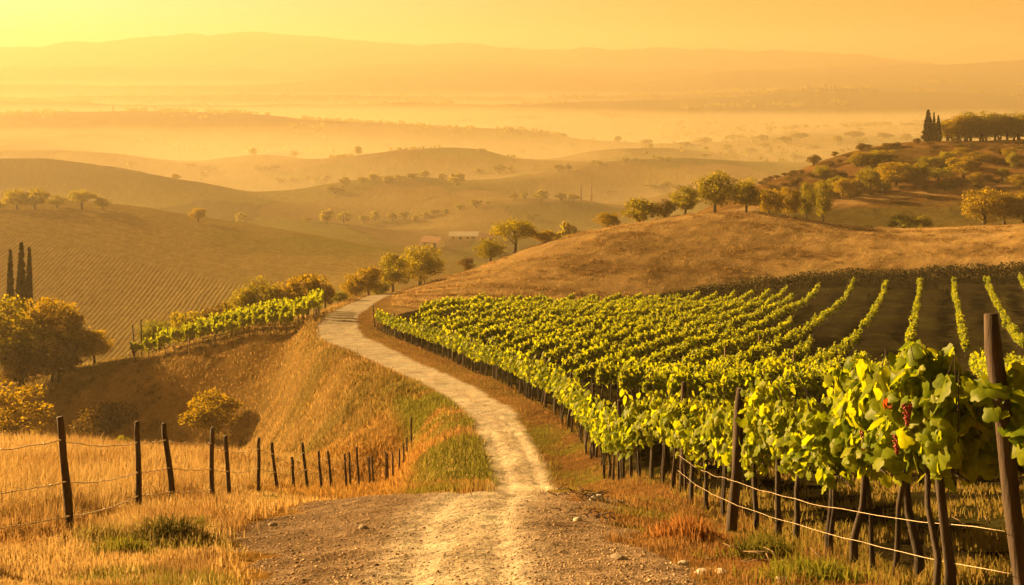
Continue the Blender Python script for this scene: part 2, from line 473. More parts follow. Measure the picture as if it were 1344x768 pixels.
# grassy rims of the track
rim = sstep(1.9, .9, np.abs(RDist - 1.7)) * (RSide < 0) * sstep(22, 30, GD) * sstep(64, 52, GD)
col = zone(col, rim * sstep(.35, .55, N1) * .85, (.17, .185, .026))
rim2 = sstep(2.2, .9, np.abs(RDist - 1.4)) * (RSide > 0) * sstep(20, 26, GD) * sstep(48, 36, GD)
col = zone(col, rim2 * sstep(.4, .6, N1) * .8, (.19, .18, .03))
# dry hill behind the vines
bh = (GD > vine_far(GPX)) * sstep(500, 530, GPX) * sstep(205, 195, GD) * (GD > 100)
col = zone(col, bh * 1.0, (.50, .35, .145))
Nst = fbm(GX / 9 + GD * .03, GD / 2.2, 31, 4)
col = zone(col, bh * sstep(.5, .64, Nst) * .7, (.24, .145, .055))
col = zone(col, bh * sstep(.5, .3, Nst) * .35, (.50, .34, .17))
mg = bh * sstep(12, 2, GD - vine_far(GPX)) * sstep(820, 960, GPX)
col = zone(col, mg * .95, (.055, .055, .016))  # green grass margin, its colour darkened further to stand for shade
# second hill: scrub
sh = sstep(200, 208, GD) * sstep(400, 380, GD) * sstep(880, 960, GPX)
col = zone(col, sh, (.24, .135, .042))
col = zone(col, sh * sstep(.45, .6, N2) * .8, (.13, .09, .028))
col = zone(col, sh * sstep(246, 236, GD) * .8, (.12, .105, .03))
tr = sh * sstep(5.0, 2.0, np.abs(GD - (258 + (GPX - 1344) * .045)))
col = zone(col, tr * .85, (.46, .31, .14))
# striped field hill
fh = sstep(232, 246, GD) * sstep(470, 440, GD) * sstep(640, 560, GPX)
col = zone(col, fh, (.38, .30, .10))
col = zone(col, fh * sstep(200, 330, GPX) * sstep(380, 405, GD) * (.3 + .7 * sstep(.35, .6, N3)), (.30, .28, .055))
col = zone(col, fh * sstep(150, 420, GPX) * sstep(.45, .6, N3) * .7, (.27, .25, .05))
# valley patchwork: irregular fields
def cells(X, Y, s, seed):
    gxi = np.floor(X / s).astype(int); gyi = np.floor(Y / s).astype(int)
    best = np.full(X.shape, 1e9); cid = np.zeros(X.shape); sec = np.full(X.shape, 1e9)
    for a in (-1, 0, 1):
        for b in (-1, 0, 1):
            cx, cyy = gxi + a, gyi + b
            jx = vnoise(cx * 1.0, cyy * 1.0, seed); jy = vnoise(cx * 1.0, cyy * 1.0, seed + 5)
            q = (X / s - cx - jx) ** 2 + (Y / s - cyy - jy) ** 2
            i = vnoise(cx * 1.0, cyy * 1.0, seed + 9)
            m = q < best
            sec = np.where(m, best, np.minimum(sec, q)); cid = np.where(m, i, cid); best = np.where(m, q, best)
    return cid, np.sqrt(sec) - np.sqrt(best)
vm = np.maximum(sstep(455, 500, GD), sstep(290, 320, GD) * sstep(560, 620, GPX) * (1 - sh))
cid, edge = cells(GX + 30 * (N3 - .5), GD * .45, 80.0, 41)
pal = np.array([(.30, .22, .09), (.20, .19, .05), (.36, .27, .12), (.16, .15, .045), (.27, .26, .07), (.33, .23, .10)])
pc = pal[np.clip((cid * 6).astype(int), 0, 5)]
pc = pc * (1 - .3 * sstep(.05, .01, edge) * sstep(.5, .6, N3))[..., None]
col = col * (1 - vm[..., None]) + pc * vm[..., None]
# mist fade painted into the colour by height: dark crests, pale floors
floorz = np.interp(GD, [500, 1900, 2400, 3000, 3350, 3650, 4080, 4300], [-97, -97, -99, -92, -86, -64, -32, -20])
rise = sstep(3, 20, GZ - floorz + (N3 - .5) * 6)
far_ = sstep(1750, 2000, GD)
col = zone(col, far_ * (1 - rise), (.46, .38, .20))
col = zone(col, far_ * rise, (.11, .095, .045))
mid_ = vm * (1 - far_) * sstep(560, 700, GD)
col = zone(col, mid_ * sstep(2, 16, GZ - floorz) * .75, (.11, .095, .032))
col = zone(col, mid_ * (1 - sstep(-2, 8, GZ - floorz)) * .5, (.40, .34, .14))
# the track: pale dust, two ruts, and the wide gravel apron nearest
nz = (N1 - .5) * .5 + (Nf - .5) * .5
hw = HW
tk = sstep(.22, -.12, RDist - hw + nz * .55) * (GD < 158)
apl = np.interp(GD, [6, 10, 13, 15.5, 18, 19.5], [320, 318, 300, 345, 400, 520])
apr = np.interp(GD, [6, 10, 13, 15.5, 18, 19.5], [960, 905, 850, 800, 765, 690])
w_ = 45 + 60 * (N1 - .5) * 2
ap = sstep(-w_ * .3, w_ * .6, GPX - apl + 130 * (N1 - .5) + 90 * (Nf - .5)) * sstep(-w_ * .3, w_ * .6, apr - GPX + 130 * (N1 - .5) + 90 * (Nf - .5)) * sstep(19.6, 18.6, GD)
col = zone(col, ap, (.42, .31, .205))
col = zone(col, ap * sstep(.5, .66, Nf) * .6, (.30, .21, .13))
col = zone(col, tk, (.80, .70, .54))
rut = np.exp(-((RDist - .42) / .22) ** 2) * (GD < 60) + .4 * np.exp(-((RDist - .75) / .25) ** 2) * (GD < 20)
col = zone(col, np.clip(np.maximum(tk, ap) * rut * (.5 + .8 * N1), 0, 1) * .85, (.80, .70, .55))
cen = np.exp(-((RDist) / .2) ** 2) * tk * sstep(.45, .6, N1) * (GD < 70)
col = zone(col, cen * .4, (.45, .35, .2))
tkm = np.maximum(tk, ap)
# the ruts are real hollows
GZ -= np.clip(np.exp(-((RDist - .42) / .15) ** 2) * .035 * tkm * (GD < 40), 0, 1)
GZ += ap * (Nf - .5) * .05
jit = (fbm(GX / .8, GD / .8, 51, 4) - .5) * .35
col = np.clip(col * (1 + jit[..., None]), .01, .8)

# stripe masks
z1 = fh * sstep(-6, 6, PY - (302 + GPX * .235)) * sstep(440, 400, GPX)
z2 = fh * (1 - sstep(-6, 6, PY - (302 + GPX * .235))) * (.35 + .65 * sstep(300, 150, GPX)) + fh * sstep(400, 440, GPX) * .6
farm = sstep(480, 520, GD) * .0
mask = np.stack([z1, np.clip(z2, 0, 1) * .6, tkm], -1)

# ------------------------------------------------------------------ ground material
def node(t, kind, **kw):
    n = t.nodes.new(kind)
    for k, v in kw.items(): setattr(n, k, v)
    return n
def new_mat(name):
    m = bpy.data.materials.new(name); m.use_nodes = True
    t = m.node_tree; t.nodes.clear()
    out = t.nodes.new('ShaderNodeOutputMaterial')
    return m, t, out
def math_n(t, op, a, b=None, c=None):
    n = node(t, 'ShaderNodeMath', operation=op)
    for i, v in enumerate((a, b, c)):
        if v is None: continue
        if isinstance(v, (int, float)): n.inputs[i].default_value = v
        else: t.links.new(v, n.inputs[i])
    return n.outputs[0]

def ground_material():
    m, t, out = new_mat('earth_and_grass')
    L = t.links.new
    geo = node(t, 'ShaderNodeNewGeometry')
    ac = node(t, 'ShaderNodeAttribute', attribute_name='col')
    am = node(t, 'ShaderNodeAttribute', attribute_name='mask')
    sep = node(t, 'ShaderNodeSeparateColor'); L(am.outputs['Color'], sep.inputs[0])
    pos = node(t, 'ShaderNodeSeparateXYZ'); L(geo.outputs['Position'], pos.inputs[0])
    def noise(scale, detail=6, rough=.65):
        n = node(t, 'ShaderNodeTexNoise'); n.inputs['Scale'].default_value = scale; n.inputs['Detail'].default_value = detail; n.inputs['Roughness'].default_value = rough
        L(geo.outputs['Position'], n.inputs['Vector']); return n.outputs['Fac']
    nf, nm, nc = noise(14), noise(2.2), noise(.35)
    wob = math_n(t, 'MULTIPLY', math_n(t, 'SUBTRACT', nc, .5), 2.2)
    # furrows: plan coordinates
    p1 = math_n(t, 'ADD', math_n(t, 'MULTIPLY', pos.outputs[0], 4.2), math_n(t, 'ADD', math_n(t, 'MULTIPLY', pos.outputs[1], .22), wob))
    p2 = math_n(t, 'ADD', math_n(t, 'MULTIPLY', pos.outputs[1], 1.45), math_n(t, 'ADD', math_n(t, 'MULTIPLY', pos.outputs[0], .95), math_n(t, 'MULTIPLY', wob, 1.6)))
    s1 = math_n(t, 'MULTIPLY', math_n(t, 'SINE', p1), sep.outputs[0])
    s2 = math_n(t, 'MULTIPLY', math_n(t, 'SINE', p2), sep.outputs[1])
    st = math_n(t, 'ADD', s1, s2)
    v = math_n(t, 'ADD', math_n(t, 'MULTIPLY', nf, .55), math_n(t, 'ADD', math_n(t, 'MULTIPLY', nm, .6), math_n(t, 'MULTIPLY', nc, .5)))
    v = math_n(t, 'ADD', math_n(t, 'SUBTRACT', math_n(t, 'MULTIPLY', v, 1.9), .55), math_n(t, 'MULTIPLY', st, .07))
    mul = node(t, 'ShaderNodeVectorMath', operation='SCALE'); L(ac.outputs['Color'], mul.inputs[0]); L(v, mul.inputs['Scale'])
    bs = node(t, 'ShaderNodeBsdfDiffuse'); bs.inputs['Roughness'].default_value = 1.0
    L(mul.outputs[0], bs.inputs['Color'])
    hgt = math_n(t, 'ADD', math_n(t, 'MULTIPLY', nf, .05), math_n(t, 'ADD', math_n(t, 'MULTIPLY', nm, .16), math_n(t, 'ADD', math_n(t, 'MULTIPLY', nc, .5), math_n(t, 'MULTIPLY', st, .16))))
    b = node(t, 'ShaderNodeBump'); b.inputs['Strength'].default_value = .8; b.inputs['Distance'].default_value = 1.0
    L(hgt, b.inputs['Height']); L(b.outputs[0], bs.inputs['Normal'])
    L(bs.outputs[0], out.inputs['Surface'])
    return m
MAT_GROUND = ground_material()

# ------------------------------------------------------------------ one sheet, cut into named stretches of land
# hidden ground behind the camera and to its sides
V = np.stack([GX, GD, GZ], -1)
dv_u = np.gradient(V, axis=1); dv_v = np.gradient(V, axis=0)
NRM = np.cross(dv_u, dv_v); NRM /= np.linalg.norm(NRM, axis=-1, keepdims=True) + 1e-12
NRM[NRM[..., 2] < 0] *= -1
idx = np.arange(ND * NX).reshape(ND, NX)
F = np.stack([idx[:-1, :-1], idx[:-1, 1:], idx[1:, 1:], idx[1:, :-1]], -1)
fd = GD[:-1, :-1]; fpx = GPX[:-1, :-1]
ftk = (tkm[:-1, :-1] + tkm[1:, 1:]) / 2 > .5
fvy = vy[:-1, :-1] > .5
lab = np.full(F.shape[:2], 0)
lab[fd >= 48] = 1
lab[fvy] = 2
lab[(fd > 100) & (fd <= 200) & (bh[:-1, :-1] > .5)] = 3
lab[(fd > 200) & (fd <= 235)] = 4
lab[(fd > 235) & (fd <= 470)] = 4
lab[(fd > 228) & (fd <= 470) & (fpx < 600)] = 5
lab[fd > 470] = 6
lab[fd > 2450] = 7
lab[ftk & (fd < 158)] = 8
NAMES = {0: ('meadow', 'dry golden grass slope in front with the wire fence'), 1: ('grassy_bank', 'brown grassy ravine and spur below the small vineyard'),
         2: ('vineyard_soil', 'brown soil slope under the vine rows, coloured darker for shade'), 3: ('hill', 'bare tan hill rising behind the vineyard'),
         4: ('hill', 'scrubby brown hill with a hedge and cypresses on its top'), 5: ('hill', 'ploughed striped hill on the far side of the ravine'),
         6: ('valley', 'wide hazy valley of small hills and fields'), 7: ('mountains', 'pale mountain ranges along the horizon'), 8: ('dirt_track', 'pale dusty farm track winding down the slope')}
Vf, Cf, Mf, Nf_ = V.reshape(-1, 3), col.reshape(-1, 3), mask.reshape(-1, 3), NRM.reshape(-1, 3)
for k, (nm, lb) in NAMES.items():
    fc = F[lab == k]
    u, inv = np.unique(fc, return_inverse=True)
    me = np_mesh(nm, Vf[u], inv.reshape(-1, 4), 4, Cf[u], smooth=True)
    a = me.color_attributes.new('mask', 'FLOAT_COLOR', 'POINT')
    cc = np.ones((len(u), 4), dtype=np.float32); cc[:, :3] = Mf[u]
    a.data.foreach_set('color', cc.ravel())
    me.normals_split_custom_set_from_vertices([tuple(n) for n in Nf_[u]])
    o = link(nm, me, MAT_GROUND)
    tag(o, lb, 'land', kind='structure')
# apron of land under and behind the camera
ys = np.array([1.5, 0.6, -2, -8, -25, -80])
bx = np.linspace(-1, 1, 41)
AV = []
for i, y in enumerate(ys):
    wdt = max(1.2, 4 + (-y) * 1.6) if i else None
    for b in bx:
        if i == 0:
            px = -500 + (b + 1) / 2 * 2354
            x = (px - 672) / FPX * 1.5; z = height(x, 1.5)
        else:
            x = b * wdt; z = -.14 * max(abs(x) - 2, 0) - 1.7 - .27 * max(y, -20) + .12 * math.sin(x * .7 + y)
        AV.append((x, y, z))
AF = [(i * 41 + j, i * 41 + j + 1, i * 41 + 42 + j, i * 41 + 41 + j) for i in range(len(ys) - 1) for j in range(40)]
me = np_mesh('ground', np.array(AV), np.array(AF)[:, ::-1], 4, np.tile([[.30, .19, .07]], (len(AV), 1)), smooth=True)
tag(link('ground', me, MAT_GROUND), 'dry ground at the head of the slope', 'land', kind='structure')

# ------------------------------------------------------------------ haze: one closed box of even air
zmin = float(GZ.min()) - 1.0; zmax = max(float(GZ.max()), 10.0) + 15.0
g = Geo()
g.box((0, 2650, (zmin + zmax) / 2), (11500, 6300, zmax - zmin))
hz = link('haze', g.mesh('haze', False))
m, t, out = new_mat('haze_air')
pv = node(t, 'ShaderNodeVolumePrincipled')
pv.inputs['Color'].default_value = (.51, .45, .315, 1)
pv.inputs['Density'].default_value = 1 / 2550.0
pv.inputs['Anisotropy'].default_value = .27
t.links.new(pv.outputs[0], out.inputs['Volume'])
hz.data.materials.append(m)
# low mist lying in the far valley, under the crests
mist = Geo()
mx_, my_ = 60, 40
X_ = np.linspace(-3600, 3600, mx_); Y_ = np.linspace(700, 4420, my_)
top_ = {}
for i, y in enumerate(Y_):
    for j, x in enumerate(X_):
        top_[i, j] = (x, y, np.interp(y, [700, 1300, 2000, 2500, 2850, 3000, 3150, 3300, 3480, 3650, 3820, 4000, 4250, 4420], [-103, -94, -88, -80, -76, -74, -70, -62, -47, -30, -15, 4, 6, -20]) + 5 * math.sin(x / 310.0 + y / 420.0) * math.cos(y / 260.0 - x / 700.0))
for i in range(my_ - 1):
    for j in range(mx_ - 1):
        mist.poly([top_[i, j], top_[i, j + 1], top_[i + 1, j + 1], top_[i + 1, j]])
zb = zmin + .4
ring = [(0, j) for j in range(mx_)] + [(i, mx_ - 1) for i in range(1, my_)] + [(my_ - 1, j) for j in range(mx_ - 2, -1, -1)] + [(i, 0) for i in range(my_ - 2, 0, -1)]
for a_, b_ in zip(ring, ring[1:] + ring[:1]):
    p, q = top_[a_], top_[b_]
    mist.poly([(p[0], p[1], zb), (q[0], q[1], zb), q, p])
mist.poly([(top_[k][0], top_[k][1], zb) for k in reversed(ring)])
mme = mist.mesh('valley_mist', True)
bm = bmesh.new(); bm.from_mesh(mme); bmesh.ops.remove_doubles(bm, verts=bm.verts, dist=.01); bmesh.ops.recalc_face_normals(bm, faces=bm.faces); bm.to_mesh(mme); bm.free()
mo = link('valley_mist', mme)
m, t, out = new_mat('mist_air')
pv = node(t, 'ShaderNodeVolumePrincipled')
pv.inputs['Color'].default_value = (.86, .79, .58, 1)
pv.inputs['Density'].default_value = 1 / 1000.0
pv.inputs['Anisotropy'].default_value = .27
t.links.new(pv.outputs[0], out.inputs['Volume'])
mme.materials.append(m)
tag(mo, 'bright low mist lying in the far valley below the ridges', 'mist', kind='stuff')
tag(hz, 'golden morning haze filling the valley', 'haze', kind='stuff')
print('zrange', zmin, zmax, 'cp', len(cp))

# ------------------------------------------------------------------ materials of things
def leaf_material(name, c1, c2, trans=.5, back=(1.6, 1.5, .6)):
    m, t, out = new_mat(name)
    L = t.links.new
    geo = node(t, 'ShaderNodeNewGeometry')
    oi = node(t, 'ShaderNodeObjectInfo')
    r = math_n(t, 'FRACT', math_n(t, 'ADD', geo.outputs['Random Per Island'], math_n(t, 'MULTIPLY', oi.outputs['Random'], .0)))
    f = math_n(t, 'ADD', math_n(t, 'MULTIPLY', r, .75), math_n(t, 'MULTIPLY', oi.outputs['Random'], .25))
    mx = node(t, 'ShaderNodeMix', data_type='RGBA'); L(f, mx.inputs[0])
    mx.inputs[6].default_value = (*c1, 1); mx.inputs[7].default_value = (*c2, 1)
    tc = node(t, 'ShaderNodeTexCoord')
    nz_ = node(t, 'ShaderNodeTexNoise'); nz_.inputs['Scale'].default_value = 26; nz_.inputs['Detail'].default_value = 3
    L(tc.outputs['Object'], nz_.inputs['Vector'])
    mv = node(t, 'ShaderNodeVectorMath', operation='SCALE'); L(mx.outputs[2], mv.inputs[0]); L(math_n(t, 'ADD', math_n(t, 'MULTIPLY', nz_.outputs['Fac'], 1.1), .45), mv.inputs['Scale'])
    d = node(t, 'ShaderNodeBsdfDiffuse'); L(mv.outputs[0], d.inputs[0])
    tr = node(t, 'ShaderNodeBsdfTranslucent')
    sc = node(t, 'ShaderNodeVectorMath', operation='MULTIPLY'); L(mv.outputs[0], sc.inputs[0]); sc.inputs[1].default_value = back
    L(sc.outputs[0], tr.inputs[0])
    ms = node(t, 'ShaderNodeMixShader'); ms.inputs[0].default_value = trans
    L(d.outputs[0], ms.inputs[1]); L(tr.outputs[0], ms.inputs[2])
    gl_ = node(t, 'ShaderNodeBsdfGlossy'); gl_.inputs['Roughness'].default_value = .45; gl_.inputs[0].default_value = (.5, .5, .45, 1)
    m2 = node(t, 'ShaderNodeMixShader'); m2.inputs[0].default_value = .015
    L(ms.outputs[0], m2.inputs[1]); L(gl_.outputs[0], m2.inputs[2])
    L(m2.outputs[0], out.inputs[0])
    return m
def rough_material(name, c1, c2, scale=8, bump=.3, stretch=(1, 1, 1), rough=.9):
    m, t, out = new_mat(name)
    L = t.links.new
    tc = node(t, 'ShaderNodeTexCoord')
    mp = node(t, 'ShaderNodeMapping'); mp.inputs['Scale'].default_value = stretch
    L(tc.outputs['Object'], mp.inputs[0])
    n = node(t, 'ShaderNodeTexNoise'); n.inputs['Scale'].default_value = scale; n.inputs['Detail'].default_value = 6; n.inputs['Roughness'].default_value = .7
    L(mp.outputs[0], n.inputs['Vector'])
    cr_ = node(t, 'ShaderNodeValToRGB')
    cr_.color_ramp.elements[0].position = .3; cr_.color_ramp.elements[1].position = .7
    cr_.color_ramp.elements[0].color = (*c1, 1); cr_.color_ramp.elements[1].color = (*c2, 1)
    L(n.outputs['Fac'], cr_.inputs[0])
    b = node(t, 'ShaderNodeBsdfPrincipled'); b.inputs['Roughness'].default_value = rough
    L(cr_.outputs[0], b.inputs['Base Color'])
    bp = node(t, 'ShaderNodeBump'); bp.inputs['Strength'].default_value = bump; bp.inputs['Distance'].default_value = .03
    L(n.outputs['Fac'], bp.inputs['Height']); L(bp.outputs[0], b.inputs['Normal'])
    L(b.outputs[0], out.inputs[0])
    return m
def blade_material(name, trans=.45):
    m, t, out = new_mat(name)
    L = t.links.new
    a = node(t, 'ShaderNodeAttribute', attribute_name='col')
    d = node(t, 'ShaderNodeBsdfDiffuse'); L(a.outputs['Color'], d.inputs[0])
    tr = node(t, 'ShaderNodeBsdfTranslucent'); L(a.outputs['Color'], tr.inputs[0])
    ms = node(t, 'ShaderNodeMixShader'); ms.inputs[0].default_value = trans
    L(d.outputs[0], ms.inputs[1]); L(tr.outputs[0], ms.inputs[2]); L(ms.outputs[0], out.inputs[0])
    return m
M_VINE = leaf_material('vine_leaf', (.105, .165, .008), (.25, .28, .012), .54, (2.1, 1.8, .5))
M_VINE_OLD = leaf_material('vine_leaf_turning', (.22, .03, .012), (.30, .06, .015), .5, (1.7, 1.2, .8))
M_OAK = leaf_material('oak_leaf', (.06, .068, .008), (.16, .15, .010), .54, (3.0, 2.5, .5))
M_OLIVE = leaf_material('dusty_leaf', (.09, .08, .010), (.19, .16, .012), .54, (2.9, 2.3, .5))
M_FRESH = leaf_material('fresh_shrub_leaf', (.10, .12, .014), (.16, .16, .02), .5, (2.0, 1.8, .8))
M_CYP = leaf_material('cypress_needles', (.030, .032, .012), (.05, .045, .014), .2)
M_SCRUB = leaf_material('scrub_leaf', (.085, .06, .016), (.15, .095, .022), .4)
M_BARK = rough_material('bark', (.02, .014, .009), (.05, .035, .022), 9, .6, (1, 1, .35))
M_POST = rough_material('weathered_post', (.022, .014, .009), (.07, .044, .026), 14, .7, (1, 1, .12))
M_STAKE = rough_material('pale_wood', (.16, .11, .06), (.28, .20, .11), 10, .5, (1, 1, .15))
M_WIRE = rough_material('rusty_wire', (.5, .4, .28), (.68, .56, .4), 20, .1, rough=.5)
M_STONE = rough_material('field_stone', (.17, .13, .09), (.36, .29, .21), 7, .6)
M_STONE2 = rough_material('pale_stone', (.45, .40, .33), (.62, .56, .47), 7, .5)
M_WALL = rough_material('lime_plaster', (.5, .44, .36), (.66, .6, .5), 3, .2)
M_SHEET = rough_material('pale_roof_sheet', (.68, .66, .6), (.8, .78, .72), 2, .1)
M_TILE = rough_material('clay_tile', (.20, .10, .06), (.32, .17, .1), 6, .3)
M_DARK = rough_material('dark_opening', (.015, .012, .01), (.03, .024, .018), 4, .1)
M_BRICK = rough_material('old_brick', (.10, .06, .04), (.18, .10, .065), 6, .3)
M_GRAPE = rough_material('ripe_grape', (.14, .012, .012), (.30, .03, .02), 12, .05, rough=.35)
M_BLADE = blade_material('grass_blade')

# ------------------------------------------------------------------ trees and shrubs
def leaf_cloud(cent, crad, per, size, rg, flat=1.0, hang=0.0):
    """quads scattered round clump centres; returns verts, faces"""
    n = len(cent) * per
    c = np.repeat(cent, per, 0); r = np.repeat(crad, per)
    dirs = rg.normal(size=(n, 3)); dirs /= np.linalg.norm(dirs, axis=1, keepdims=True)
    p = c + dirs * (r * rg.uniform(.25, 1.0, n) ** .5)[:, None] * np.array([1, 1, flat])
    a = rg.normal(size=(n, 3)) + np.array([0, 0, hang]); a /= np.linalg.norm(a, axis=1, keepdims=True)
    b = np.cross(a, rg.normal(size=(n, 3))); b /= np.linalg.norm(b, axis=1, keepdims=True)
    s = size * rg.uniform(.6, 1.25, n)[:, None]
    v = np.stack([p - a * s * .6, p + b * s * .42, p + a * s * .6, p - b * s * .42], 1).reshape(-1, 3)
    f = np.arange(n * 4).reshape(-1, 4)
    return v, f
def tree_meshes(seed, wd=6.0, ht=7.0, bole=1.6, clumps=46, per=70, leaf=.30, mat=None, gaps=.0, stems=1, style='round'):
    rg = np.random.default_rng(seed); random.seed(seed)
    ch = ht - bole * .75
    cents = []
    tries = 0
    while len(cents) < clumps and tries < 5000:
        tries += 1
        q = rg.uniform(-1, 1, 3)
        rr = np.linalg.norm(q)
        if rr > 1 or rr < .35: continue
        if style == 'flat' and q[2] < -.35: continue
        wz = 1.0 - .25 * max(q[2], 0) if style == 'round' else 1
        cents.append(q * np.array([wd / 2 * .82 * wz, wd / 2 * .82 * wz, ch / 2 * .84]))
    cents = np.array(cents)
    lobes = fbm(cents[:, 0] * .5 + seed, cents[:, 1] * .5 + cents[:, 2] * .4, seed, 2)
    cents *= (.72 + .5 * lobes)[:, None]
    cents[:, 2] += bole * .75 + ch / 2
    crad = rg.uniform(.09, .2, len(cents)) * wd
    v, f = leaf_cloud(cents, crad, per, leaf, rg, .75)
    v[:, 2] = np.maximum(v[:, 2], .25)
    crown = np_mesh('crown', v, f, 4); crown.materials.append(mat)
    g = Geo()
    for s in range(stems):
        bx_, by_ = (rg.uniform(-.25, .25, 2) * wd * .3 * (stems > 1))
        top = Vector((rg.uniform(-.3, .3), rg.uniform(-.3, .3), bole + ch * .3))
        r0 = wd * .032 / (stems ** .5) + .03
        g.tube([(bx_, by_, -.3), (bx_ * .9, by_ * .9, .2), tuple(Vector((bx_, by_, 0)).lerp(top, .5) + Vector((rg.uniform(-.15, .15), 0, bole * .1))), tuple(top)], [r0 * 1.5, r0 * 1.05, r0 * .8, r0 * .5], 8, wob=.12)
        for k in range(7):
            e = Vector(cents[rg.integers(len(cents))])
            st_ = Vector((bx_, by_, 0)).lerp(top, rg.uniform(.5, .95))
            g.tube([st_, st_.lerp(e, .5) + Vector((0, 0, .25)), e], [r0 * .42, r0 * .28, r0 * .1], 5)
    trunk = g.mesh('trunk'); trunk.materials.append(M_BARK)
    return trunk, crown, wd, ht
def cypress_meshes(seed, ht=12.0, wd=1.5):
    rg = np.random.default_rng(seed); random.seed(seed)
    z = rg.uniform(.03, .985, 300)
    r = wd / 2 * np.minimum(1, z * 5 + .35) * (1 - z) ** .8 * rg.uniform(.5, 1.0, 300)
    a = rg.uniform(0, 6.28, 300)
    c = np.stack([r * np.cos(a), r * np.sin(a), z * ht], 1)
    v, f = leaf_cloud(c, wd * .15 * (1.05 - z), 26, .24, rg, 2.6, hang=.0)
    crown = np_mesh('crown', v, f, 4); crown.materials.append(M_CYP)
    g = Geo(); g.tube([(0, 0, -.4), (0, 0, ht * .5), (0, 0, ht * .93)], [.16, .1, .03], 7)
    trunk = g.mesh('trunk'); trunk.materials.append(M_BARK)
    return trunk, crown, wd, ht
PROTO = {
    'oak': [tree_meshes(i, 6.0, 6.4, 1.5, 50, 135, .2, M_OAK) for i in (101, 102, 103)],
    'gold': [tree_meshes(i, 6.0, 6.4, 1.0, 54, 135, .2, M_OLIVE) for i in (111, 112, 113)],
    'flat': [tree_meshes(121, 7.0, 6.0, 2.0, 44, 140, .2, M_OAK, style='flat')],
    'thin': [tree_meshes(131, 5.0, 6.4, 1.1, 30, 90, .2, M_OLIVE, stems=2)],
    'shrub': [tree_meshes(i, 5.0, 3.4, .25, 40, 110, .18, M_OAK, stems=3) for i in (141, 142)],
    'fresh': [tree_meshes(i, 5.0, 3.6, .3, 40, 110, .18, M_FRESH, stems=3) for i in (151, 152)],
    'scrub': [tree_meshes(i, 4.6, 3.6, .3, 34, 100, .19, M_SCRUB, stems=3) for i in (161, 162)],
    'far': [tree_meshes(i, 6.0, 5.6, .8, 30, 34, .55, M_OAK) for i in (171, 172, 173)],
    'cypress': [cypress_meshes(i) for i in (181, 182)],
}
def find(px, py, dmin, dmax):
    """depth where the line of sight (px, py) meets the land between dmin and dmax (nearest miss otherwise)"""
    j = int(np.argmin(np.abs(gx - px)))
    ok = (gd >= dmin) & (gd <= dmax)
    rows = np.where(ok)[0]
    prof = HY - FPX * GZ[rows, j] / gd[rows]
    hit = np.where(prof <= py)[0]
    k = hit[0] if len(hit) else int(np.argmin(prof))
    return float(gd[rows[k]])
TREES = {}
def tree(kind, px, top, base, w, dmin, dmax, label, group, d=None, name=None, cat=None, sink=.0):
    dd = d if d else find(px, base, dmin, dmax)
    pr = PROTO[kind]
    tm, cm, wd, ht = pr[TREES.get(kind, 0) % len(pr)]
    TREES[kind] = TREES.get(kind, 0) + 1
    p = at(px, dd)
    topz = -(top - HY) * dd / FPX
    h = max((topz - p.z) * 1.06, .6)
    wid = w * dd / FPX * 1.28
    shr = kind in ('shrub', 'fresh', 'scrub')
    nm = name or ('cypress_tree' if kind == 'cypress' else 'shrub' if shr else 'tree')
    o = empty(nm, p, random.Random(int(px * 7 + top)).uniform(0, 6.28))
    o.scale = (wid / wd, wid / wd, h / ht)
    link('trunk', tm, None, o); link('crown', cm, None, o)
    tag(o, label, cat or ('cypress' if kind == 'cypress' else 'shrub' if shr else 'tree'), group)
    return o

G = 'trees on the left edge of the ravine'
for k, px, top, base, w, d, lb in [
    ('oak', 8, 394, 500, 92, 113, 'largest brown-green tree at the left end of the spur, in front of the cypresses'),
    ('gold', 62, 384, 490, 78, 117, 'tall golden tree just right of the three cypresses'),
    ('gold', 96, 428, 486, 52, 116, 'rounded golden tree between the tall golden tree and the spur crest'),
    ('gold', 124, 431, 480, 38, 118, 'small round tree at the right end of the clump by the cypresses'),
    ('scrub', 74, 448, 496, 62, 112, 'low bushy growth at the foot of the tall golden tree'),
    ('scrub', 30, 455, 500, 60, 111, 'low dark bush under the largest tree of the left clump')]:
    tree(k, px, top, base, w, 0, 0, lb, G, d=d)
tree('thin', 16, 500, 600, 92, 90, 110, 'thin open golden tree on the ravine side below the cypress clump', None)
tree('scrub', 137, 528, 580, 62, 90, 112, 'low olive bush on the ravine side behind the second fence post', None)
tree('gold', 277, 510, 582, 66, 90, 112, 'single round tree on the ravine slope behind the wire fence', None)
tree('fresh', 160, 572, 597, 26, 28, 36, 'pale weedy sapling just behind the tall grass by the fence', None, d=41)
tree('scrub', 55, 560, 600, 40, 60, 70, 'small scrubby bush in the ravine under the open golden tree', None, d=104)
for px, top, d, w, lb in [(13.5, 336, 134, 16, 'leftmost dark cypress of the three, standing slightly apart'), (28, 327, 131, 20, 'tallest dark cypress, in the middle of the three'), (38.5, 333, 133, 15, 'slim dark cypress on the right of the three')]:
    tree('cypress', px, top, 0, w, 0, 0, lb, 'three cypresses on the left', d=d)
G = 'trees behind the small vineyard'
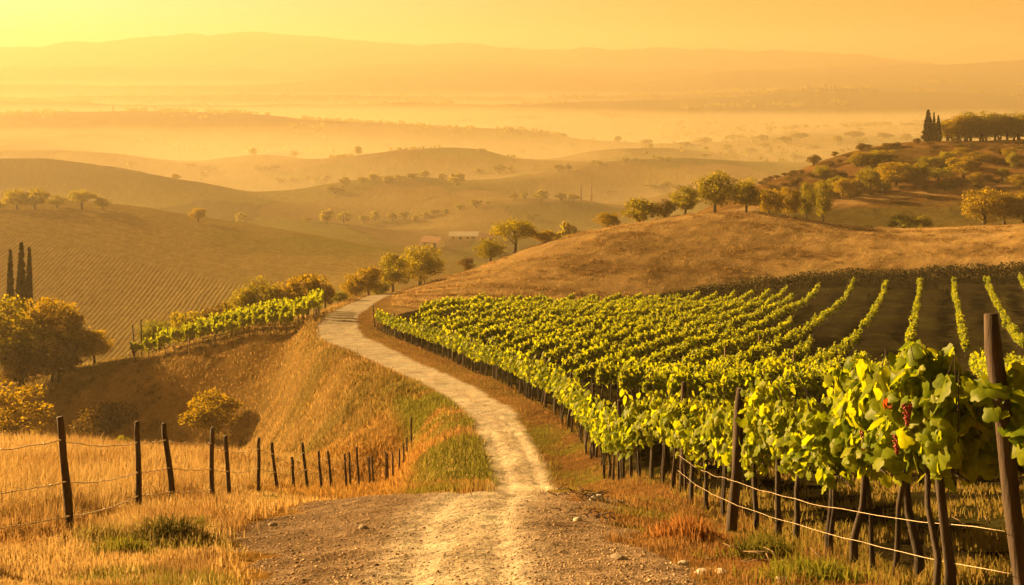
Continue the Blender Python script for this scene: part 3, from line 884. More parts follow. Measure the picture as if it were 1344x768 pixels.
for k, px, top, base, w, d, lb in [
    ('fresh', 205, 420, 456, 48, 124, 'bright green bush at the upper left corner of the small vineyard'),
    ('shrub', 246, 408, 440, 58, 129, 'dark rounded bush behind the left part of the small vineyard'),
    ('scrub', 290, 400, 436, 46, 130, 'low olive bush between the dark bush and the tall trees behind the small vineyard'),
    ('oak', 322, 383, 430, 44, 130, 'left tree of the dense clump behind the small vineyard'),
    ('oak', 347, 369, 428, 58, 131, 'broad dark tree in the dense clump behind the small vineyard'),
    ('gold', 378, 366, 424, 40, 132, 'narrow tree between the broad dark tree and the tallest one behind the small vineyard'),
    ('gold', 403, 358, 418, 52, 133, 'tallest tree behind the small vineyard, near the bend of the track'),
    ('gold', 427, 370, 412, 28, 134, 'small tree beside the pale pole at the bend of the track')]:
    tree(k, px, top, base, w, 0, 0, lb, G, d=d)
G = 'trees along the far end of the track'
for k, px, top, base, w, d, lb in [
    ('fresh', 446, 383, 404, 24, 143, 'small bush right of the pale pole where the track bends'),
    ('gold', 466, 358, 396, 30, 150, 'slender tree over the far part of the track'),
    ('gold', 484, 348, 392, 36, 154, 'dark-stemmed tree beside the far end of the track'),
    ('oak', 516, 334, 388, 42, 163, 'rounded tree left of the biggest tree at the foot of the tan hill'),
    ('oak', 551, 325, 386, 60, 172, 'biggest round tree at the lower left foot of the tan hill'),
    ('fresh', 500, 368, 390, 24, 158, 'low bush under the trees at the end of the track')]:
    tree(k, px, top, base, w, 0, 0, lb, G, d=d)
G = 'trees along the crest of the tan hill'
for k, px, top, base, w, d, lb in [
    ('scrub', 612, 338, 356, 22, 176, 'lowest small bush on the left crest of the tan hill'),
    ('oak', 644, 314, 347, 38, 178, 'rounded tree just left of the umbrella-shaped tree on the tan hill'),
    ('flat', 675, 289, 335, 54, 181, 'umbrella-shaped tree with a bare stem on the tan hill crest'),
    ('gold', 716, 301, 323, 28, 184, 'small tree just right of the umbrella-shaped tree'),
    ('gold', 798, 277, 303, 30, 187, 'small tree on the tan hill left of the wide bush'),
    ('shrub', 840, 261, 294, 50, 189, 'wide bushy tree midway along the tan hill crest'),
    ('scrub', 872, 262, 288, 22, 192, 'small bush right of the wide bushy tree on the crest'),
    ('oak', 899, 247, 284, 38, 192, 'tree with a short dark stem left of the tallest crest tree'),
    ('oak', 938, 228, 282, 52, 193, 'tallest rounded tree on the tan hill crest'),
    ('oak', 979, 236, 284, 40, 194, 'dark tree right of the tallest crest tree'),
    ('gold', 1010, 246, 283, 36, 200, 'pale leafy tree at the top right of the tan hill crest'),
    ('gold', 1034, 243, 282, 30, 204, 'second pale leafy tree beside the one at the top right of the crest'),
    ('oak', 1058, 242, 280, 26, 208, 'thin-stemmed tree where the tan hill meets the scrubby hill'),
    ('oak', 1080, 240, 276, 24, 214, 'small dark tree at the left foot of the scrubby hill')]:
    tree(k, px, top, base, w, 0, 0, lb, G, d=d)
tree('far', 746, 289, 312, 36, 0, 0, 'hazy round tree beyond the tan hill right of the small tree', None, d=262)
G = 'trees on the scrubby right hill'
for k, px, top, base, w, lb in [
    ('gold', 1106, 232, 264, 26, 'small golden tree at the lower left of the scrubby hill'),
    ('scrub', 1124, 236, 258, 20, 'low bush left of the dark pair on the scrubby hill'),
    ('oak', 1141, 221, 256, 30, 'dark tree left of the broad tree on the scrubby hill'),
    ('gold', 1176, 211, 248, 44, 'broad golden tree in the middle of the scrubby hill'),
    ('oak', 1206, 214, 244, 36, 'dark bushy tree right of the broad golden tree'),
    ('shrub', 1232, 219, 240, 34, 'low dark bush above the light track on the scrubby hill'),
    ('gold', 1265, 203, 238, 38, 'tall golden tree above the light track under the hilltop hedge')]:
    tree(k, px, top, base, w, 236, 300, lb, G)
for k, px, top, base, w, d, lb in [
    ('gold', 1292, 245, 293, 52, 208, 'big round bushy tree on the crest at the right, left of the edge one'),
    ('gold', 1318, 250, 293, 36, 210, 'narrow dim tree between the big bushy tree and the right edge'),
    ('gold', 1342, 248, 293, 36, 207, 'bushy tree cut by the right edge on the hill crest'),
    ('fresh', 1185, 281, 299, 38, 206, 'low green shrub on the crest below the scrubby hill'),
    ('shrub', 1212, 283, 298, 24, 207, 'small dark shrub beside the low green shrub on the crest')]:
    tree(k, px, top, base, w, 0, 0, lb, 'trees on the scrubby right hill', d=d)
rs = random.Random(5)
for i in range(26):
    px = rs.uniform(1075, 1345); d = rs.uniform(250, 285)
    p = at(px, d); py = HY - FPX * p.z / d
    if py > 258: continue
    tree('gold' if i % 2 else 'shrub', px, py - rs.uniform(11, 22), py, rs.uniform(16, 28), 0, 0, 'rounded tree in the scattered wood on the scrubby right hillside' if i % 2 else 'dark bush in the scattered wood on the scrubby right hillside', 'scattered wood on the right hill', d=d)
G = 'hedge of trees on the hilltop'
for i, px in enumerate((1243, 1258, 1274, 1290, 1306, 1322, 1338, 1354)):
    tree('gold' if i < 2 else 'oak', px, 149 + rs.uniform(-2, 3) - (3 if i == 7 else 0) + (6 if i == 0 else 0), 186, 34, 0, 0, 'dense tree in the row of trees crowning the right hilltop', G, d=318)
for px, w in ((1247, 40), (1268, 42), (1290, 44), (1312, 44), (1334, 44)): tree('shrub', px, 158, 186, w, 0, 0, 'dense undergrowth filling the row of trees on the right hilltop', G, d=322)
tree('cypress', 1218.5, 146, 188, 14, 0, 0, 'broad dark cypress at the left of the hilltop group', 'hilltop cypresses', d=308)
tree('cypress', 1226, 149, 186, 6, 0, 0, 'thin dark cypress in the middle of the hilltop group', 'hilltop cypresses', d=311)
tree('cypress', 1231.5, 153, 186, 8, 0, 0, 'short dark cypress next to the hilltop hedge', 'hilltop cypresses', d=312)
tree('scrub', 1068, 203, 216, 15, 0, 0, 'lone boxy bush on the skyline of the scrubby hill', None, d=296)
# scrub dotted over the right hill
for i in range(130):
    px = rs.uniform(1000, 1350); d = rs.uniform(250, 306)
    if px < 1000 + (d - 285) * 3: continue
    p = at(px, d); py = HY - FPX * p.z / d
    tree('scrub', px, py - rs.uniform(4, 8), py, rs.uniform(7, 15), 0, 0, 'small brown bush dotted on the scrubby right hillside', 'scrub on the right hill', d=d)
G = 'trees on the crest of the striped hill'
for k, px, top, base, w, lb in [
    ('oak', 22, 250, 278, 34, 'left of the two joined broad trees on the striped hill crest'), ('oak', 46, 248, 277, 34, 'right of the two joined broad trees on the striped hill crest'),
    ('oak', 75, 257, 275, 21, 'small tree alone between the tree groups on the striped hill'), ('flat', 108, 251, 276, 34, 'spreading tree with a gap under its crown on the striped hill'),
    ('oak', 134, 260, 276, 18, 'small tree right of the spreading tree on the striped hill'), ('gold', 260, 272, 292, 20, 'lone golden tree far down the striped hill crest'), ('oak', -2, 264, 278, 16, 'small tree at the left edge on the striped hill crest')]:
    tree(k, px, top, base, w, 405, 440, lb, G)

# trees of the valley, dimmed by the haze
VAL = [(230, 233, 12, 10), (265, 231, 14, 12), (332, 200, 10, 12), (386, 202, 10, 8), (470, 198, 12, 11), (315, 286, 16, 14), (402, 289, 12, 9), (429, 284, 18, 18), (451, 285, 18, 15), (478, 287, 14, 10), (492, 284, 16, 12), (172, 216, 13, 9),
       (367, 237, 14, 10), (385, 237, 16, 9), (402, 235, 14, 9), (414, 236, 12, 9), (428, 234, 14, 9), (452, 238, 14, 12), (475, 237, 14, 10), (490, 234, 14, 12), (340, 221, 18, 8), (358, 221, 20, 8), (250, 219, 18, 8), (275, 221, 20, 8), (440, 250, 25, 13),
       (508, 236, 13, 9), (520, 235, 15, 10), (541, 232, 15, 10), (557, 229, 13, 10), (580, 232, 12, 8), (600, 235, 22, 17), (628, 225, 16, 8), (655, 222, 18, 13), (671, 222, 8, 10), (733, 221, 14, 10), (746, 220, 9, 9), (783, 214, 14, 7), (632, 198, 18, 5), (686, 200, 14, 9), (711, 197, 12, 7), (750, 191, 10, 8), (510, 190, 12, 6), (532, 189, 12, 6), (590, 187, 14, 8),
       (515, 285, 14, 11), (530, 284, 14, 14), (545, 287, 9, 10), (557, 283, 14, 9), (570, 280, 13, 10), (585, 278, 10, 7), (603, 272, 15, 7), (625, 267, 16, 12), (640, 267, 8, 5), (674, 258, 10, 11), (688, 257, 10, 11), (711, 257, 21, 14), (736, 259, 16, 12), (752, 259, 16, 11), (775, 259, 14, 6), (797, 254, 25, 9), (697, 285, 20, 9),
       (787, 215, 8, 7), (821, 211, 11, 8), (834, 211, 10, 6), (866, 209, 12, 6), (876, 209, 12, 6), (860, 247, 30, 10), (875, 244, 14, 10), (892, 247, 16, 9), (905, 246, 10, 8), (811, 183, 11, 8), (848, 186, 18, 6), (925, 204, 12, 4), (955, 194, 18, 9), (985, 198, 14, 7), (1005, 191, 14, 8), (1010, 198, 12, 6), (1030, 183, 20, 9), (1045, 206, 20, 6), (1100, 182, 16, 6), (1130, 186, 14, 5), (900, 190, 22, 8), (925, 184, 26, 6), (960, 180, 20, 6), (1000, 181, 20, 7), (1050, 178, 22, 6), (1120, 176, 26, 7), (1160, 178, 22, 7), (1190, 180, 18, 7)]
for i, (px, cyy, w, h) in enumerate(VAL):
    zone_ = 'beyond the striped hill on the left' if px < 500 else 'in the middle of the valley' if px < 790 else 'in the right half of the valley'
    near_ = cyy > 225
    if near_: lb = ('dim rounded tree on the nearer rolling fields ' if i % 2 else 'hazy bushy tree on the nearer rolling fields ') + zone_
    else: lb = 'pale far tree melting into the haze ' + zone_
    tree('far', px, cyy - h / 2 - .5, cyy + h / 2 + 1, w, 470, 2300, lb, 'nearer valley trees' if near_ else 'far valley trees')
# woods along the far ridges: too many and too far to tell apart
wv = []; wf = []; nb = 0
rgw = np.random.default_rng(77)
def wood(pxs, d0, dj, n, size):
    global nb
    px = rgw.uniform(pxs[0], pxs[1], n); d = d0 * (1 + rgw.normal(0, dj, n))
    x = (px - 672) / FPX * d
    keep = fbm(px / 38.0, d * 0 + d0, 71, 3) > .47
    x, d = x[keep], d[keep]
    z = heights(x, d)
    s = size * rgw.uniform(.5, 1.3, len(x))
    c = np.stack([x, d, z + s * .4], 1)
    v, f = leaf_cloud(c, s * .55, 26, size * .36, rgw, .75)
    wv.append(v); wf.append(f + nb); nb += len(v)
wood((-60, 1400), 2090, .006, 420, 7)
wood((0, 900), 2090, .03, 260, 7)
wood((380, 860), 1880, .02, 260, 6.5)
wood((-60, 1400), 2820, .012, 520, 10)
wood((930, 1344), 2705, .006, 340, 11)
wood((-60, 1400), 3140, .01, 420, 11)
wood((880, 1344), 1950, .1, 300, 7)
wood((430, 720), 1330, .012, 90, 4.5)
wood((830, 1200), 1500, .08, 160, 6)
rl = random.Random(21)
for _ in range(22):
    a_ = rl.uniform(-60, 1200); wd_ = rl.uniform(120, 420)
    wood((a_, a_ + wd_), rl.uniform(1500, 3300), .004, int(wd_ * .7), rl.uniform(5, 8))
me = np_mesh('distant_woods', np.concatenate(wv), np.concatenate(wf), 4); me.materials.append(M_OAK)
tag(link('distant_woods', me), 'far tree lines and copses along the hazy ridges', 'woods', kind='stuff')

# ------------------------------------------------------------------ grapevines
def lobed_leaf():
    pts_ = []
    spec = [(-90, .2), (-62, .62), (-38, .74), (-12, .64), (8, .86), (26, .84), (46, .70), (66, .92), (90, 1.0), (114, .92), (134, .70), (154, .84), (172, .86), (192, .64), (218, .74), (242, .62)]
    for a, r in spec:
        pts_.append((r * math.cos(rad(a)), r * math.sin(rad(a))))
    return np.array(pts_)
LEAF = lobed_leaf()
def vine_leaves(n, size, rg, length, zlo, zhi, thick, simple=False, droop=True):
    x = rg.uniform(-length / 2, length / 2, n)
    z = zlo + (zhi - zlo) * rg.beta(1.5, 1.25, n)
    ph = rg.uniform(0, 6.28, 3)
    lim = zhi - .18 * (1 + np.sin(x * 7 + ph[0])) * .8
    z = np.where(z > lim, lim - rg.uniform(0, .3, n), z)
    sh_ = (rg.uniform(0, 1, n) < .025) & simple
    z = np.where(sh_, zhi + rg.uniform(-.1, .2, n), z)
    low = zlo + .16 * (1 + np.sin(x * 9 + ph[1])) * .9
    z = np.where(z < low, low + rg.uniform(0, .3, n), z)
    bulge = thick * (.75 + .35 * np.sin(x * 6 + z * 5 + ph[2]))
    y = rg.choice([-1, 1], n) * bulge / 2 * np.abs(rg.normal(.75, .35, n))
    c = np.stack([x, y, z], 1)
    # normals mostly outward, blades hang with tips down
    nr_ = np.stack([rg.normal(0, .45, n), np.sign(y) * rg.uniform(.3, 1.1, n), rg.normal(.25, .45, n)], 1)
    nr_ /= np.linalg.norm(nr_, axis=1, keepdims=True)
    tip = np.stack([rg.normal(0, .5, n), rg.normal(0, .2, n), -np.abs(rg.normal(.9, .3, n))], 1)
    tip -= nr_ * np.sum(tip * nr_, 1, keepdims=True); tip /= np.linalg.norm(tip, axis=1, keepdims=True)
    sd = np.cross(tip, nr_)
    s = size * rg.uniform(.5, 1.3, n)
    if simple:
        o = np.array([(0, -.35), (.5, -.05), (.42, .45), (0, .85), (-.42, .45), (-.5, -.05)])
    else:
        o = LEAF * .62
    k = len(o)
    fold = rg.uniform(.05, .65, n)
    P = c[:, None, :] + (sd[:, None, :] * o[None, :, :1] + tip[:, None, :] * o[None, :, 1:2]) * s[:, None, None]
    P = P - nr_[:, None, :] * (np.abs(o[None, :, 0]) * fold[:, None] + .25 * o[None, :, 1] ** 2 * fold[:, None])[..., None] * s[:, None, None]
    if simple:
        v = P.reshape(-1, 3); f = np.arange(n * 6).reshape(n, 6)
        f = f[:, [0, 1, 2, 3, 0, 3, 4, 5]].reshape(-1, 4)
        return v, f, 4
    ctr = c + nr_ * (.06 * s)[:, None]
    v = np.concatenate([P, ctr[:, None, :]], 1).reshape(-1, 3)
    base = (np.arange(n) * (k + 1))[:, None]
    i = np.arange(k)[None]
    f = np.stack([base + i, base + (i + 1) % k, base + k + 0 * i], -1).reshape(-1, 3)
    return v, f, 3
def vine_trunk(rg, thick=1.0):
    g = Geo()
    rr = random.Random(int(rg.integers(1e6)))
    for s in range(2 if rr.random() < .6 else 1):
        bx_ = rr.uniform(-.36, .36); by_ = rr.uniform(-.08, .08); tx = bx_ * .3 + rr.uniform(-.16, .16)
        r = (.030 if s == 0 else .019) * thick
        g.tube([(bx_, by_, -.2), (bx_ + rr.uniform(-.06, .06), by_ + rr.uniform(-.04, .04), .25), ((bx_ + tx) / 2 + rr.uniform(-.09, .09), by_ * .5, .6), (tx, 0, .98), (tx + rr.uniform(-.05, .05), 0, 1.3)], [r * 1.5, r * 1.15, r, r * .85, r * .5], 7, wob=.22)
        if s == 0:
            g.tube([(tx, 0, .95), (tx + .25, 0, 1.06), (tx + .6, 0, 1.08)], [r * .6, r * .45, r * .3], 5)
            g.tube([(tx, 0, .95), (tx - .25, 0, 1.04), (tx - .6, 0, 1.08)], [r * .6, r * .45, r * .3], 5)
    for k in range(4):
        x0 = rr.uniform(-.5, .5); sx = rr.uniform(-.15, .15)
        g.tube([(x0, 0, 1.05), (x0 + sx, rr.uniform(-.12, .12), 1.4), (x0 + sx * 1.6, rr.uniform(-.22, .22), rr.uniform(1.75, 1.95))], [.007, .006, .003], 4)
    return g.mesh('trunk')
def grape_bunch_mesh(rg, n=60):
    bm = bmesh.new()
    for i in range(n):
        z = -rg.uniform(0, .19); r = .05 * (1 + z / .23)
        a = rg.uniform(0, 6.28)
        bmesh.ops.create_icosphere(bm, subdivisions=1, radius=.0115, matrix=Matrix.Translation((r * math.cos(a) * rg.uniform(.4, 1), r * math.sin(a) * rg.uniform(.4, 1), z)))
    me = bpy.data.meshes.new('grape_bunch'); bm.to_mesh(me); bm.free()
    for p in me.polygons: p.use_smooth = True
    me.materials.append(M_GRAPE)
    return me
VN = {'big': [], 'near': [], 'mid': []}
for i in range(3):
    rg = np.random.default_rng(300 + i)
    v, f, k = vine_leaves(540, .16, rg, 1.02, .92, 1.86, .52); VN['big'].append((np_mesh('foliage', v, f, k), vine_trunk(rg, 1.25)))
for i in range(5):
    rg = np.random.default_rng(320 + i)
    v, f, k = vine_leaves(480, .14, rg, 1.08, .9, 1.72, .5); VN['near'].append((np_mesh('foliage', v, f, k), vine_trunk(rg, 1.1)))
for i in range(6):
    rg = np.random.default_rng(340 + i)
    v, f, k = vine_leaves(400, .155, rg, 1.3, .84, 1.66, .46, True); VN['mid'].append((np_mesh('foliage', v, f, k), vine_trunk(rg)))
for grp in VN.values():
    for a, b in grp:
        a.materials.append(M_VINE); b.materials.append(M_BARK)
GRAPES = [grape_bunch_mesh(np.random.default_rng(360 + i)) for i in range(2)]
rv = random.Random(99)
def vine(x, y, ang, kind, label, group, sz=1.0):
    o = empty('grapevine', (x, y, height(x, y)), ang + (math.pi if rv.random() < .5 else 0))
    fm, tm = VN[kind][rv.randrange(len(VN[kind]))]
    link('trunk', tm, None, o); link('foliage', fm, None, o)
    s = sz * rv.uniform(.9, 1.08)
    o.scale = (1.0, rv.uniform(.9, 1.15), s)
    tag(o, label, 'grapevine', group)
    return o
# --- the row beside the track
seg = np.concatenate([[0], np.cumsum(np.hypot(*np.diff(rowa, axis=0).T))])
def rowa_at(s):
    x = np.interp(s, seg, rowa[:, 0]); y = np.interp(s, seg, rowa[:, 1])
    x2 = np.interp(s + .5, seg, rowa[:, 0]); y2 = np.interp(s + .5, seg, rowa[:, 1])
    if s + .5 > seg[-1]: x2, y2 = x, y; x1 = np.interp(s - .5, seg, rowa[:, 0]); y1 = np.interp(s - .5, seg, rowa[:, 1]); return x, y, math.atan2(y - y1, x - x1)
    return float(x), float(y), math.atan2(y2 - y, x2 - x)
NEARLAB = ['tall grapevine with big pale leaves cut by the right edge, beside the leaning thick post', 'grapevine with red bunches and turning leaves just left of the leaning thick post',
           'grapevine with large yellow-green leaves and a few red bunches, second from the leaning post', 'dark-trunked grapevine third from the leaning thick post in the track-side row',
           'grapevine halfway between the leaning thick post and the slim upright post', 'shaded leafy grapevine just right of the slim upright post', 'yellow-green grapevine just behind the slim upright post']
s = .15; i = 0
A_COUNT = 0
while s < seg[-1]:
    x, y, an = rowa_at(s)
    kind = 'big' if y < 12 else 'near' if y < 24 else 'mid'
    lb = NEARLAB[i] if i < len(NEARLAB) else ('leafy grapevine in the track-side row, on the near half past the slim post' if y < 45 else 'small far grapevine in the track-side row near the bend of the track')
    o = vine(x + rv.uniform(-.06, .06), y, an, kind, lb, 'grapevines in the row beside the track', 1.0 if y > 12 else 1.03)
    A_COUNT += 1
    if i in (0, 1, 2):
        rgg = np.random.default_rng(500 + i)
        spots = {0: [(-.3, .28, .95), (.3, .28, .98)], 1: [(-.2, .29, 1.5), (.1, .27, 1.2), (.1, -.28, 1.3), (-.3, -.27, 1.5)], 2: [(.1, .29, 1.25), (-.4, .28, 1.0), (-.2, -.28, 1.2)]}[i]
        for q in spots:
            gb = link('grape_bunch', GRAPES[rgg.integers(2)], None, o); gb.location = q; gb.scale = (.9, .9, .85)
        if i == 1:
            v, f, k = vine_leaves(16, .11, rgg, .4, 1.1, 1.75, .75)
            me = np_mesh('red_leaves', v, f, k); me.materials.append(M_VINE_OLD)
            link('red_leaves', me, None, o)
    i += 1
    s += 1.05 if y < 30 else 1.15
# --- rows of the slope behind
U = np.array([.35, .937]); W = np.array([.937, -.35])
cand = []
sp = 2.0
for r_i, s0 in enumerate(np.arange(-46, 22, sp)):
    for tt in np.arange(0, 190, 1.2):
        q = W * s0 + U * (tt)
        x, y = q[0], q[1]
        if y < 9 or y > 150: continue
        px = 672 + FPX * x / y
        if px > 1420 or x < rowa_x(y) + 3.2: continue
        if y > vine_far(px) - 1: continue
        if y > 76 and px > 1040 and r_i % 2: continue
        if 68 < y < 84 and px > 1120 + rv.uniform(-20, 20): continue
        if y > 84 and px > 1090 and rv.random() < .2: continue
        cand.append((y, x, tt, s0))
cand.sort()
# --- small vineyard on the spur
small = []
for k in range(5):
    x0, x1 = 180 + 34 * k, 412 + 1.0 * k
    n = int((x1 - x0) / FPX * 112 / 1.25)
    for j in range(n + 1):
        px = x0 + (x1 - x0) * j / n
        d = np.interp(px, [175, 250, 330, 400, 420], [113.5, 111.5, 109, 106, 105.5]) + 2.1 * k
        small.append((px, d, k))
N_IN = 300 - A_COUNT - len(small)
ang_in = math.atan2(U[1], U[0])
for (y, x, tt, s0) in cand[:N_IN]:
    vine(x + rv.uniform(-.07, .07), y, ang_in, 'near' if y < 20 else 'mid', 'leafy grapevine in the slope rows right behind the track-side row' if y > 22 else 'shaded grapevine behind the nearest vines of the track-side row', 'grapevines in the slope rows', .97)
for (px, d, k) in small:
    x = (px - 672) / FPX * d
    vine(x, d, .28, 'mid', ('bright grapevine in the front row of the small vineyard on the spur' if k == 0 else 'bright grapevine in the back rows of the small vineyard on the spur'), 'grapevines of the small vineyard', 1.25)
print('vines', A_COUNT, len(small), N_IN, 'rest', len(cand) - N_IN)
rest = np.array([(c[1], c[0]) for c in cand[N_IN:]])
zs = heights(rest[:, 0], rest[:, 1])
lv = []; lf = []; nb = 0; tg = []
rg = np.random.default_rng(700)
protos = [vine_leaves(310, .15, np.random.default_rng(710 + i), 1.3, .72, 1.36, .34, True)[:2] for i in range(10)]
ca, sa = math.cos(ang_in), math.sin(ang_in)
for (x, y), z in zip(rest, zs):
    v, f = protos[rg.integers(10)]
    v = v * np.array([1, rg.uniform(.7, 1.3), rg.uniform(.8, 1.12)]) + np.array([0, rg.normal(0, .06), 0])
    w = np.stack([x + v[:, 0] * ca - v[:, 1] * sa, y + v[:, 0] * sa + v[:, 1] * ca, z + v[:, 2]], 1)
    lv.append(w); lf.append(f + nb); nb += len(w)
me = np_mesh('vineyard_rows', np.concatenate(lv), np.concatenate(lf), 4); me.materials.append(M_VINE); me.materials.append(M_BARK)
# their stems: thin three-sided posts
sv = []; sf = []
for j, ((x, y), z) in enumerate(zip(rest, zs)):
    a = rg.uniform(-.1, .1)
    b = len(sv)
    for hh, r in ((-.1, .045), (1.1, .03)):
        for t3 in range(4):
            an = t3 * 1.571 + .4
            sv.append((x + a * hh + r * math.cos(an), y + r * math.sin(an), z + hh))
    for t3 in range(4): sf.append((b + t3, b + (t3 + 1) % 4, b + 4 + (t3 + 1) % 4, b + 4 + t3))
me2 = np_mesh('stems', np.array(sv), np.array(sf), 4); me2.materials.append(M_BARK)
vr = link('vineyard_rows', me)
st_o = link('stems', me2, None, vr)
tag(vr, 'far rows of vines spread over the slope up to the tan hill', 'grapevines', kind='stuff')

# ------------------------------------------------------------------ trellis of the track-side row
def post_geo(g, base, top, r, seed):
    rr = random.Random(seed)
    b, t_ = Vector(base), Vector(top)
    P = [b + (t_ - b) * f_ + Vector((rr.uniform(-.012, .012), rr.uniform(-.012, .012), 0)) * (0 < f_ < 1) for f_ in (0, .2, .45, .7, .9, 1)]
    g.tube(P, [r * 1.12, r * 1.05, r, r * .97, r * .95, r * .84], 9, wob=.15)
tre = empty('vine_trellis', at(962, 15.3))
tre_o = tre.location.copy()
PST = []
def tpost(base, top, r, seed, label=None):
    g = Geo(); post_geo(g, Vector(base) - tre_o, Vector(top) - tre_o, r, seed)
    o = link('post', g.mesh('post'), M_POST, tre)
    if label: o['label'] = label
    PST.append((Vector(base), Vector(top)))
b0 = Vector(((1352 - 672) / FPX * 8.0, 8.0, 0)); b0.z = height(b0.x, b0.y)
t0 = Vector(((1300 - 672) / FPX * 8.3, 8.3, -(412 - HY) * 8.3 / FPX))
tpost(b0 - Vector((0, 0, .3)), t0, .062, 1, 'thick dark leaning post')
p15 = at(960, 15.3)
tpost(p15 - Vector((0, 0, .2)), (  (972 - 672) / FPX * 15.3, 15.3, -(510 - HY) * 15.3 / FPX), .068, 2, 'slim upright dark post')
for k, sv_ in enumerate(np.arange(13, seg[-1] - 1, 6.5)):
    x, y, an = rowa_at(sv_)
    z = height(x, y)
    tpost((x, y, z - .2), (x + rv.uniform(-.1, .1), y, z + 2.0 + rv.uniform(-.1, .2)), .05, 10 + k)
# wires
def wire_path(P, sag, n=14, jitter=.012, seed=0):
    rr = random.Random(seed); out_ = []
    for a, b in zip(P[:-1], P[1:]):
        a, b = Vector(a), Vector(b)
        for k in range(n):
            f_ = k / n
            p = a.lerp(b, f_); p.z -= sag * (b - a).length * 4 * f_ * (1 - f_)
            out_.append(p + Vector((0, 0, rr.uniform(-jitter, jitter))))
    out_.append(Vector(P[-1]))
    return out_
for hi, hh in enumerate((.42, .72)):
    P = [b.lerp(t_, (hh + .2) / (t_ - b).length) + Vector((-.09, -.05, 0)) for b, t_ in PST[:3]]
    g = Geo(); g.tube([p - tre_o for p in wire_path(P, .008 + .004 * hi, 16, .01, hi)], [.0024] * (16 * 2 + 1), 5)
    link('wire', g.mesh('wire'), M_WIRE, tre)
tag(tre, 'trellis of dark wooden posts and wires holding the track-side vine row', 'trellis')
# end stakes of the small vineyard and thin stakes above it
def stake(px, d, top_py, lean_px, r, label, mat, name='wooden_stake', cat='stake'):
    p = at(px, d); g = Geo()
    tz = -(top_py - HY) * d / FPX
    post_geo(g, (0, 0, -.2), (lean_px * d / FPX, 0, tz - p.z), r, int(px))
    o = link(name, g.mesh(name), mat); o.location = p
    return tag(o, label, cat)
stake(179, 113, 449, -8, .085, 'leaning dark stake at the left end of the small vineyard front row', M_POST)
stake(177, 119, 426, -3, .075, 'dark stake above the left corner of the small vineyard', M_POST)
stake(186, 121, 419, -1, .075, 'slightly taller dark stake beside the green bush above the small vineyard', M_POST)
stake(249, 109.9, 444, -1, .09, 'pale stake standing in the front row of the small vineyard', M_STAKE)
stake(433.5, 136, 379, 0, .075, 'slim pale pole beside the trees at the bend of the track', M_STAKE, 'pole', 'pole')
stake(414, 103.2, 405, 1, .075, 'dark end stake of the small vineyard beside the track bend', M_POST)
stake(492, 100, 400, -2, .06, 'thin stake at the far end of the track-side vine row', M_POST)
stake(558, 167, 363, -2, .09, 'short stump-like stake at the lower edge of the tan hill', M_POST)
stake(1318, 257, 233, 0, .2, 'white stone marker on the light track of the scrubby hill', M_STONE2, 'marker_stone', 'marker')
for px, d, tp, lb in [(1300 - 258, 60, 462, 'pale stake rising above the slope rows left of the leaning post'), (952, 58, 456, 'pale stake among the slope rows above the slim upright post'), (996, 72, 440, 'thin stake among the far slope rows'), (765, 70, 452, 'thin pale stake among the vine rows above the track bend')]:
    stake(px, d, tp, 0, .045, lb, M_STAKE)

# ------------------------------------------------------------------ wire fence on the left
fn = empty('wire_fence', at(180, 17))
f0 = fn.location.copy()
POSTS = [(-75, 745, 585, -78, 10.8), (97, 705, 556, -19, 13), (183, 675, 560, -3, 17), (231, 668, 562, -16, 18.3), (278, 660, 566, 1, 20.6), (304, 657, 575, -8, 21.8), (339, 647, 576, 1, 26), (366, 646, 580, -9, 27.5), (386, 641, 597, -3, 29.5), (406, 647, 584, -9, 30.5), (423, 642, 590, -5, 32), (437, 643, 593, -7, 34), (455, 643, 596, -3, 36), (460, 643, 596, -2, 37), (472, 642, 590, -4, 38), (486, 640, 600, -2, 40), (491, 641, 600, -3, 40.5), (507, 642, 599, -1, 41), (510, 641, 602, -2, 41.4), (516, 637, 602, -1, 42), (524, 634, 604, 0, 43), (530, 628, 604, 0, 44), (534, 622, 600, 0, 45), (540, 614, 579, 0, 46)]
FP = []
for k, pz in enumerate(POSTS):
    px, by_, ty, lean, d = pz
    p = at(px, d)
    h = (by_ - ty) * d / FPX
    top = p + Vector((lean * d / FPX, 0, h * 1.05))
    g = Geo(); post_geo(g, p - f0 - Vector((0, 0, .25)), top - f0, .044 if k < 4 else .04, 40 + k)
    link('post', g.mesh('post'), M_POST, fn)
    FP.append((p, top))
for hi, fr in enumerate((.80, .47, .2)):
    last = {0: 14, 1: 11, 2: 5}[hi]
    P = [b.lerp(t_, fr + (0.02 * math.sin(k * 2.3 + hi))) + Vector((0, -.055, 0)) for k, (b, t_) in enumerate(FP[:last])]
    wp = wire_path(P, .012, 18, .008, 20 + hi)
    g = Geo(); g.tube([p - f0 for p in wp], [.0075] * len(wp), 5)
    rr = random.Random(hi)
    for p in wp[6::5]:                                                # barbs
        q = p - f0
        for _ in range(2):
            v_ = Vector((rr.uniform(-1, 1), rr.uniform(-.4, .4), rr.uniform(-1, 1))).normalized() * .022
            g.tube([q - v_, q + v_], [.0045, .0045], 4)
    link('wire', g.mesh('wire'), M_WIRE, fn)
tag(fn, 'old barbed wire fence with crooked dark posts running down beside the tall dry grass', 'fence')

